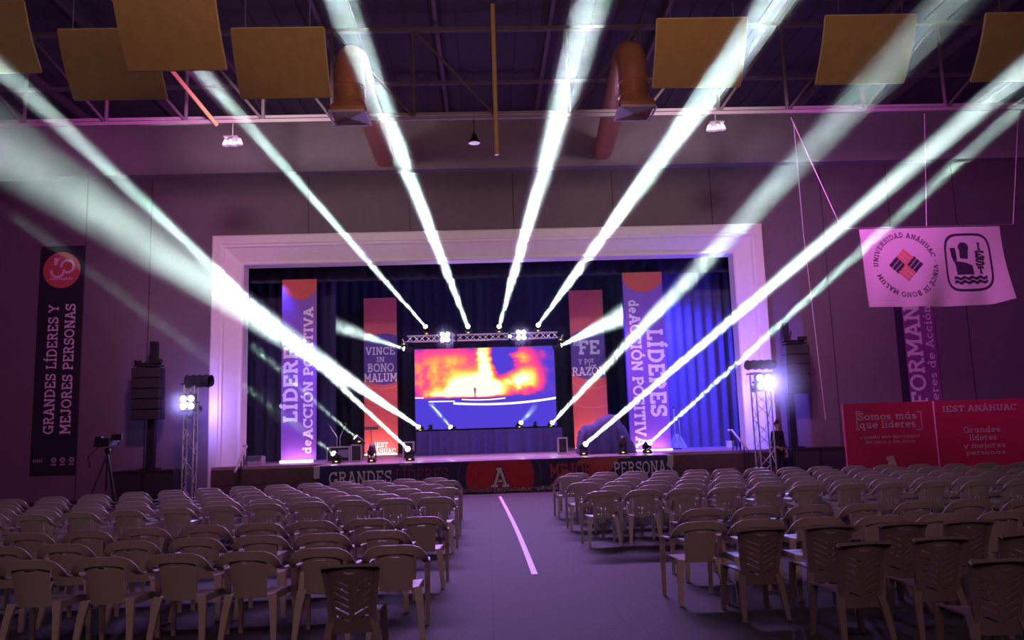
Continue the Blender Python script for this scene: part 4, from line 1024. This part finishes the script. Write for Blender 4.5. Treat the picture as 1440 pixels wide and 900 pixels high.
body = [(0, 0, .95, (.15, .10)), (0, .0, 1.10, (.135, .095)), (0, .01, 1.28, (.16, .11)), (0, .01, 1.42, (.12, .085)), (0, 0, 1.50, .055), (0, -.01, 1.56, .056), (0, -.015, 1.63, (.078, .09)), (0, -.01, 1.70, (.068, .085)),
        (.18, .01, 1.42, .060), (.235, .02, 1.15, .044), (.255, -.04, .88, .032), (-.18, .01, 1.42, .060), (-.235, .02, 1.15, .044), (-.255, -.04, .88, .032),
        (.09, 0, .90, .095), (.10, -.01, .50, .062), (.10, .03, .09, .042), (.11, -.12, .035, .036), (-.09, 0, .90, .095), (-.10, -.01, .50, .062), (-.10, .03, .09, .042), (-.11, -.12, .035, .036)]
bed = [(0, 1), (1, 2), (2, 3), (3, 4), (4, 5), (5, 6), (6, 7), (3, 8), (8, 9), (9, 10), (3, 11), (11, 12), (12, 13), (0, 14), (14, 15), (15, 16), (16, 17), (0, 18), (18, 19), (19, 20), (20, 21)]
for s, wr in ((1, 10), (-1, 13)):
    J, E_ = limb_hand(s); n0 = len(body); body += J; bed += [(wr, n0)]+[(a+n0, b+n0) for a, b in E_]
body += [(0, -.105, 1.615, .012), (.078, .0, 1.62, .013), (-.078, .0, 1.62, .013)]      # nose and ears
n0 = len(body)-3; bed += [(6, n0), (6, n0+1), (6, n0+2)]
sc_ = lambda L, g=1.: [(*P(*j[:3]), tuple(q*k*g for q in j[3]) if isinstance(j[3], tuple) else j[3]*k*g) for j in L]
BODY_DEFS = [('body', sc_(body), bed, mat('skin', (.42, .26, .20), .55))]
shirt = [(0, 0, .93, (.165, .115)), (0, 0, 1.10, (.15, .11)), (0, .01, 1.28, (.175, .125)), (0, .01, 1.42, (.135, .10)), (0, 0, 1.48, .075), (.18, .01, 1.42, .075), (.238, .02, 1.15, .058), (.253, -.03, .93, .046), (-.18, .01, 1.42, .075), (-.238, .02, 1.15, .058), (-.253, -.03, .93, .046)]
BODY_DEFS.append(('shirt', sc_(shirt), [(0, 1), (1, 2), (2, 3), (3, 4), (3, 5), (5, 6), (6, 7), (3, 8), (8, 9), (9, 10)], mat('dark_shirt', (.02, .02, .035), .85)))
trou = [(0, 0, .97, (.16, .115)), (.09, 0, .88, .108), (.10, -.01, .50, .078), (.10, .02, .10, .062), (-.09, 0, .88, .108), (-.10, -.01, .50, .078), (-.10, .02, .10, .062)]
BODY_DEFS.append(('trousers', sc_(trou), [(0, 1), (1, 2), (2, 3), (0, 4), (4, 5), (5, 6)], mat('dark_trousers', (.015, .015, .03), .85)))
BODY_DEFS.append(('shoe', sc_([(.10, .05, .055, .05), (.105, -.06, .045, .045), (.11, -.15, .035, .036)]), [(0, 1), (1, 2)], mat('shoe_black', (.015, .015, .02), .4)))
BODY_DEFS.append(('shoe', sc_([(-.10, .05, .055, .05), (-.105, -.06, .045, .045), (-.11, -.15, .035, .036)]), [(0, 1), (1, 2)], MATS['shoe_black']))
BODY_DEFS.append(('hair', sc_([(0, .03, 1.72, (.078, .078)), (0, -.03, 1.735, (.066, .06)), (0, .06, 1.66, (.068, .05))]), [(0, 1), (0, 2)], mat('dark_hair', (.012, .01, .01), .7)))
for nm, J, E_, m_ in BODY_DEFS:
    bm = bmesh.new(); vl = bm.verts.layers.skin.verify()
    vs = []
    for i, j in enumerate(J):
        v = bm.verts.new(j[:3]); r = j[3]; v[vl].radius = r if isinstance(r, tuple) else (r, r); v[vl].use_root = (i == 0); vs.append(v)
    for a, b in E_: bm.edges.new((vs[a], vs[b]))
    me = bpy.data.meshes.new(nm); bm.to_mesh(me); bm.free(); me.materials.append(m_)
    o = bpy.data.objects.new(nm, me); COL.objects.link(o); o.parent = person
    md = o.modifiers.new('skin', 'SKIN'); md.use_smooth_shade = True
    sb_ = o.modifiers.new('sub', 'SUBSURF'); sb_.levels = 2; sb_.render_levels = 2
eye = MB()
for s in (-1, 1): eye.lathe([(.001, -.010), (.010, 0), (.001, .010)], P(s*.030, -.092, 1.638), (0, -1, 0), 10)
eye.build('eye', mat('eye_dark', (.05, .04, .04), .2), person)
MB().box(P(0, -.098, 1.575), (.045*k, .012*k, .010*k)).build('mouth', mat('lip', (.30, .13, .12), .5), person)
# ------------------------------------------------------------------ roof: truss, ducts, panels, lamps
trm = mat('truss_paint', (.34, .28, .31), .55, vary=.1)
webm = mat('web_paint', (.15, .12, .14), .6, vary=.1)
YR = 18.0
zb_ = at(720, 166, YR).z
tb_ = thing('roof_truss', (0, YR, zb_), 'long steel roof truss crossing the hall above the stage frame', 'truss')
bl(MB().span((WX0+.02, YR-.09, zb_-.03), (WX1-.02, YR-.01, zb_+.05)).span((WX0+.02, YR+.03, zb_+.12), (WX1-.02, YR+.10, zb_+.19)), 'bottom_chord', trm, tb_)
zt_r = ZC-.32
bl(MB().span((WX0+.02, YR-.07, zt_r-.08), (WX1-.02, YR+.07, zt_r)), 'top_chord', webm, tb_)
nodes = [at(px, 150, YR).x for px in (-190, -80, 35, 150, 262, 370, 467, 582, 697, 800, 905, 1010, 1107, 1215, 1330, 1450, 1560)]
for i, x in enumerate(nodes):
    bl(MB().cyl((x, YR, zb_), (x, YR, zt_r), .045, n=8), 'vertical_web', webm, tb_)
    j = i-1 if i <= 8 else i+1
    if 0 <= j < len(nodes): bl(MB().cyl((x, YR, zb_+.05), (nodes[j], YR, zt_r), .035, n=8), 'diagonal_web', webm, tb_)
# lit pipes
a, b = at(222, 75, 16.5), at(305, 176, 17.95); a = b+(a-b)*((ZC-b.z)/(a.z-b.z))
tag(MB().cyl(a, b, .05, n=10).build('brace_pipe', mat('ochre_paint', (.72, .52, .22), .4, vary=.1)), 'yellowish brace pipe slanting down from the roof to the truss on the left', 'pipe')
a = at(697, 160, 17.5); 
tag(MB().cyl((a.x, 17.5, at(697, 218, 17.5).z), (a.x, 17.5, ZC), .055, n=10).build('hanging_pipe', mat('ochre_paint', (.7, .5, .2))), 'orange upright pipe hanging through the truss at the middle of the hall', 'pipe')
ductm = mat('duct_paint', (.70, .33, .20), .38, .35, vary=.08, scale=3)
diffm = mat('diffuser_white', (.80, .76, .74), .45)
def duct(px_d, py_t, py_b, px_wall, py_wall, label):
    Y = 15.0; x = at(px_d, py_b, Y).x; zb2 = at(px_d, py_b, Y).z; zd = zb2+1.45
    t = thing('air_duct', (x, Y, zb2), label, 'duct')
    pw = at(px_wall, py_wall, 23.9)
    pts_ = [(pw.x, 23.94, pw.z), (pw.x*.5+x*.5, 19.5, (pw.z+zd)/2+.0)]
    for q in range(7):
        a_ = PI/2*q/6; pts_.append((x, Y+.62*(1-math.sin(a_))+.0, zd-.62*(1-math.cos(a_)) if False else zd-.62+.62*math.cos(a_)))
    pts_.append((x, Y, zb2+.30))
    bl(MB().tube(pts_, .30, 20), 'round_duct', ductm, t, smooth=True)
    rg2 = MB()
    for zz_ in (zb2+.34, zb2+.62): rg2.lathe([(.30, -.03), (.325, -.015), (.325, .015), (.30, .03)], (x, Y, zz_), (0, 0, 1), 20)
    bl(rg2, 'joint_ring', ductm, t)
    hs = .34
    V = [(x+.30*math.cos(2*PI*i/16+PI/4+PI/16*0), Y+.30*math.sin(2*PI*i/16+PI/4), zb2+.30) for i in range(16)]
    sqp = []
    for i in range(16):
        a_ = 2*PI*i/16+PI/4; c_, s_ = math.cos(a_), math.sin(a_); m_ = max(abs(c_), abs(s_)); sqp.append((x+hs*c_/m_, Y+hs*s_/m_, zb2+.10))
    bl(MB().add(V+sqp, [(i, (i+1) % 16, 16+(i+1) % 16, 16+i) for i in range(16)]), 'boot', ductm, t)
    bl(MB().span((x-hs, Y-hs, zb2+.005), (x+hs, Y+hs, zb2+.10)), 'collar', ductm, t)
    lv = MB(); n = 9
    for q in range(n):                      # nested sloping louvre rings
        r0_, r1_ = hs*(1.06-q/n), hs*(1.06-(q+.72)/n)
        z0_, z1_ = zb2-.0, zb2-.035
        A = [(x-r0_, Y-r0_, z0_-.006*q*0), (x+r0_, Y-r0_, z0_), (x+r0_, Y+r0_, z0_), (x-r0_, Y+r0_, z0_)]; Bq = [(x-r1_, Y-r1_, z1_), (x+r1_, Y-r1_, z1_), (x+r1_, Y+r1_, z1_), (x-r1_, Y+r1_, z1_)]
        lv.add(A+Bq, [(i, (i+1) % 4, 4+(i+1) % 4, 4+i) for i in range(4)])
    bl(lv, 'diffuser', diffm, t)
    fr_ = MB(); h2 = hs*1.14
    for a_, b__ in (((-h2, -h2), (h2, -hs*1.05)), ((-h2, hs*1.05), (h2, h2)), ((-h2, -h2), (-hs*1.05, h2)), ((hs*1.05, -h2), (h2, h2))):
        fr_.span((x+a_[0], Y+a_[1], zb2-.03), (x+b__[0], Y+b__[1], zb2+.004))
    bl(fr_, 'diffuser_frame', diffm, t)
duct(492, 90, 165, 540, 222, 'orange round air duct with square diffuser beside the olive-brown roof panel')
duct(893, 85, 158, 848, 212, 'orange round air duct with square diffuser beside the tan roof panel')
panm = mat('acoustic_panel', (.40, .27, .11), .75, vary=.18, scale=5, bump=.2)
def panel(px0, px1, pyb, Y, label, h=.95, lean=.6):
    a, b = at(px0, pyb, Y), at(px1, pyb, Y); z = (a.z+b.z)/2; wd = b.x-a.x
    t = thing('acoustic_panel', ((a.x+b.x)/2, Y, z), label, 'panel', group=None)
    def pf_(u, v): return (a.x+wd*u, Y-lean*v-.06*math.sin(PI*v), z+h*v)
    bl(MB().grid(lambda u, v: pf_(1-u, v), 8, 10, th=.04), 'sheet', panm, t, smooth=False)
    rim = MB()
    for e_ in ([pf_(0, 0), pf_(1, 0)], [pf_(0, v/10) for v in range(11)], [pf_(1, v/10) for v in range(11)], [pf_(0, 1), pf_(1, 1)]): rim.tube(e_, .022, 6)
    bl(rim, 'rim', mat('panel_rim', (.60, .50, .28), .45), t)
    bl(MB().tube([pf_(0, .055), pf_(1, .055)], .008, 5), 'seam', mat('panel_rim', (.8, .68, .42)), t)
    w_ = MB()
    for u in (.15, .85): q_ = pf_(u, 1); w_.cyl(q_, (q_[0], q_[1], ZC), .008, n=5)
    bl(w_, 'hanger_wire', steelm, t)
for px0, px1, pyb, Y, lab in ((-70, 58, 102, 13.0, 'brown acoustic panel hanging at the far left edge of the roof'), (105, 235, 139, 13.0, 'reddish-brown acoustic panel hanging behind the yellowish brace pipe'), (340, 465, 137, 13.0, 'olive-brown acoustic panel hanging just left of the left air duct'),
                              (918, 1040, 122, 13.0, 'tan acoustic panel hanging just right of the right air duct'), (1147, 1270, 117, 13.0, 'tan acoustic panel crossed by a pale beam, above the white flag'), (1365, 1495, 113, 13.0, 'pale acoustic panel hanging in the top right corner'),
                              (182, 318, 98, 10.4, 'nearer acoustic panel with brightly lit yellow rim, overlapping the reddish-brown one')):
    panel(px0, px1, pyb, Y, lab)
bowl = mat('lamp_bowl', (.9, .8, .92), .4, emit=(.85, .62, .9), estr=.35)
def cluster(px, py, label):
    p = at(px, py, 17.95)
    t = thing('hanging_lamp_cluster', (p.x, 17.95, p.z), label, 'lamp')
    bl(MB().cyl((p.x, 17.95, p.z+.18), (p.x, 17.95, zb_+.0), .015).box((p.x, 17.95, p.z+.16), (.34, .34, .03)), 'stem', steelm, t)
    for dx, dy, dz in ((-.16, 0, 0), (0, -.16, -.05), (0, .16, .06), (.16, 0, .02)):
        bl(MB().lathe([(.03, .14), (.045, .12), (.08, .03), (.085, 0), (.07, -.02), (.001, -.03)], (p.x+dx, 17.95+dy, p.z+dz), (0, 0, 1), 14), 'lamp_bowl', bowl, t, smooth=True)
cluster(327, 204, 'cluster of four small bowl lamps hanging below the truss on the left')
cluster(1007, 183, 'cluster of four small bowl lamps hanging below the truss on the right')
p = at(667, 201, 17.95)
t = thing('pendant_lamp', (p.x, 17.95, p.z), 'single round pendant lamp hanging below the truss at the hall centre', 'lamp')
bl(MB().cyl((p.x, 17.95, p.z+.2), (p.x, 17.95, zb_), .012), 'cord', blackm, t)
bl(MB().lathe([(.03, .24), (.05, .20), (.08, .12), (.145, .02), (.15, 0), (.14, -.004)], (p.x, 17.95, p.z), (0, 0, 1), 20), 'shade', blackm, t, smooth=True)
bl(MB().lathe([(.13, 0), (.001, -.012)], (p.x, 17.95, p.z-.005), (0, 0, 1), 20), 'diffuser', bowl, t)
# ------------------------------------------------------------------ chairs
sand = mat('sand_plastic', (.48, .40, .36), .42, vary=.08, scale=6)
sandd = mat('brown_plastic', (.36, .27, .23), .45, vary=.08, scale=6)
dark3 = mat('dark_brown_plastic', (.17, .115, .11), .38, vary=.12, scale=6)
def chair_parts(root, m, slotted):
    bl0 = lambda mb, nm, sm=True: mb.build(nm, m, root, smooth=sm)
    def seat(u, v):
        x = (u-.5)*(.38+.06*v); y = -.20+.45*v
        return (x, y, .425-.018*math.sin(PI*u)*math.sin(PI*min(1, v*1.1))-.05*max(0, v-.86)/.14*(1 if v > .86 else 0)*.6)
    s = MB().grid(lambda u, v: seat(1-u, v), 8, 10, th=-.012)
    for a, b in (((-.19, -.20), (-.215, .235)), ((.19, -.20), (.215, .235))):
        s.sweep([(a[0], a[1], .395), (b[0], b[1], .385)], .055, .01, (0, 0, 1))
    bl0(s, 'seat')
    def back(u, v):
        t = 2*u-1; hw = .145+.025*v
        z = .40+.40*v-.025*max(0, abs(t)-.6)/.4*(v > .9)
        return (t*hw, -.195-.105*v-.028*(1-t*t), z)
    if slotted:
        sk_ = lambda i, j: (j == 17 and 6 <= i <= 7) or (3 <= j <= 8 and i in (3, 5, 8, 10))
    else:
        sk_ = lambda i, j: j == 15 and 5 <= i <= 8
    b = MB().grid(back, 14, 20, th=.010, skip=sk_)
    bl0(b, 'backrest', True)
    half = [(.0, -.322, .772), (.08, -.320, .771), (.15, -.313, .764), (.205, -.300, .742), (.243, -.278, .705), (.262, -.240, .664), (.267, -.175, .638), (.267, -.06, .626), (.264, .10, .620), (.258, .20, .604)]
    hsd = [(0, .2, -1), (0, .2, -1), (-.3, .2, -1), (-.6, .2, -.8), (-.9, .1, -.45), (-1, .1, -.2), (-1, 0, 0), (-1, 0, 0), (-1, 0, 0), (-1, 0, 0)]
    hw_ = [.075, .078, .085, .085, .075, .06, .052, .05, .05, .048]
    pth = [(-x, y, z) for x, y, z in half[:0:-1]]+half
    # keep the band's width axis continuous through the middle
    sd = [(-x, y, z) if i < 9 else (x, y, z) for i, (x, y, z) in enumerate([tuple(q) for q in hsd[:0:-1]]+hsd)]
    bl0(MB().sweep(pth, hw_[:0:-1]+hw_, .014, sd), 'arm_rim')
    for sx in (-1, 1):
        bl0(MB().sweep([(sx*.256, .20, .612), (sx*.254, .225, .42), (sx*.250, .245, .0)], [.05, .052, .036], [.03, .032, .026], (sx, 0, 0)), 'leg', False)
        bl0(MB().sweep([(sx*.190, -.185, .425), (sx*.208, -.215, .30), (sx*.235, -.285, .0)], [.075, .062, .042], [.034, .034, .026], (sx, 0, 0)), 'leg', False)
def high_parts(root, m):
    bl0 = lambda mb, nm, sm=True: mb.build(nm, m, root, smooth=sm)
    bl0(MB().grid(lambda u, v: ((.5-u)*(.36+.06*v), -.18+.42*v, .43-.015*math.sin(PI*u)-.03*max(0, v-.85)/.15), 8, 8, th=-.014), 'seat')
    def back(u, v):
        t = 2*u-1; hw = .15+.062*v
        V = .10*max(0, abs(t)-.1)*math.sin(PI*min(1, max(0, v)))**.6        # rows rise to both sides
        return (t*hw, -.17-.12*v-.022*(1-t*t)-.02*v*v, .30+.505*v+.012*(1-t*t)*v+V)
    def sk_(i, j):
        c = abs(i-7.5)
        return (1.5 <= c <= 5.6 and j in (6, 10, 14, 18, 22, 26)) or (j == 33 and c < 2)
    b = MB().grid(back, 16, 38, th=.012, skip=sk_)
    bl0(b, 'backrest', False)
    fr_ = MB()
    for s in (-1, 1):
        fr_.sweep([back((s+1)/2, v/8) for v in range(9)], .03, .035, (0, -1, .2))
    fr_.sweep([back(u/8, 1) for u in range(9)], .03, .022, (0, -1, .2))
    bl0(fr_, 'back_frame')
    for s in (-1, 1):
        bl0(MB().sweep([(s*.19, .215, .425), (s*.215, .25, .0)], [.06, .04], .032, (s, 0, 0)), 'leg', False)
        bl0(MB().sweep([(s*.155, -.17, .43), (s*.18, -.20, .30), (s*.205, -.27, .0)], [.06, .055, .04], .032, (s, 0, 0)), 'leg', False)
ORD = ['', 'first', 'second', 'third', 'fourth', 'fifth', 'sixth', 'seventh', 'eighth', 'ninth', 'tenth', 'eleventh', 'twelfth', 'thirteenth', 'fourteenth', 'fifteenth', 'sixteenth', 'seventeenth', 'eighteenth']
PROTO = {}
rj = random.Random(11)
def place(kind, x, yb, label, group, rz=0.):
    l = (x, yb+.31, 0)
    if kind not in PROTO:
        c = thing('plastic_armchair' if kind != 'high' else 'plastic_chair', l, label, 'chair', rz, group)
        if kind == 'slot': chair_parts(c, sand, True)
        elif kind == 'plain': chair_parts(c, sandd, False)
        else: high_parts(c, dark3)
        PROTO[kind] = c; return c
    return dup(PROTO[kind], l, rz, label, group)
PITCH = .612
def in_view(x, y):
    p = Vector((x, y, .6))-EYE
    return abs(p.dot(CR)/p.dot(CF)*FPX) < 720+FPX*.38/p.y
# each row: photo pixel of the aisle-side edge of its first chair, depth of the back tops, bend, chair kind
LEFT = [(632, 16.4, .029, 13), (649, 15.45, .026, 13), (628, 14.55, .024, 13), (648, 13.6, .022, 30), (622, 12.7, .020, 30), (641, 11.8, .016, 30), (627, 9.25, .010, 30), (577, 8.1, .008, 30), (598, 7.05, .006, 30)]
RIGHT = [(790, 16.4, .012, 30), (780, 15.5, .012, 30), (812, 14.5, .011, 30), (797, 13.65, .010, 30), (839, 12.75, .009, 30), (819, 11.85, .007, 30), (951, 9.1, .004, 30), (938, 7.95, .003, 30)]
ROWN = ['front', 'second', 'third', 'fourth', 'fifth', 'sixth', 'seventh', 'eighth', 'ninth']
nchair = 0
for side, rows in ((-1, LEFT), (1, RIGHT)):
    for r, (px, Yr, bend, nmax) in enumerate(rows):
        xe = at(px, 680, Yr).x; x = xe+side*.285; n = 0
        while n < nmax:
            y = Yr-bend*x*x*(1 if side*x > 0 else 0)
            if side > 0 and r == 7 and n > 6: break
            if not in_view(x, y): break
            n += 1
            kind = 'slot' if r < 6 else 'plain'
            where = 'left of the aisle' if side < 0 else 'right of the aisle'
            lab = '%s plastic armchair, %s from the aisle in the %s row %s' % ('sand' if kind == 'slot' else 'brownish', ORD[n], ROWN[r], where)
            place(kind, x, y+rj.uniform(-.03, .03), lab, 'armchairs in rows %s' % where, rj.uniform(-.05, .05)+side*.05*min(abs(x)/8, 1)*1.5)
            nchair += 1
            x += side*PITCH*rj.uniform(.985, 1.015)
# dark high-backed chairs among the last rows
for px, Yh, rz, lab in ((1069, 7.2, .05, 'dark slatted high-back chair nearest the aisle behind the eighth right-hand row'), (1169, 7.2, -.04, 'dark slatted high-back chair, second from the aisle behind the eighth right-hand row'),
                    (1270, 7.2, .03, 'dark slatted high-back chair, third from the aisle behind the eighth right-hand row'), (1366, 7.2, -.05, 'dark slatted high-back chair, fourth from the aisle behind the eighth right-hand row'),
                    (1210, 6.2, .06, 'dark slatted high-back chair nearest the aisle in the tenth right-hand row'), (1323, 6.3, -.03, 'dark slatted high-back chair, second from the aisle in the tenth right-hand row'),
                    (1440, 6.35, .05, 'dark slatted high-back chair, third from the aisle in the tenth right-hand row'), (1408, 5.3, -.04, 'dark slatted high-back chair closest to the viewer on the right'),
                    (490, 6.05, .04, 'dark slatted high-back chair closest to the viewer on the left')):
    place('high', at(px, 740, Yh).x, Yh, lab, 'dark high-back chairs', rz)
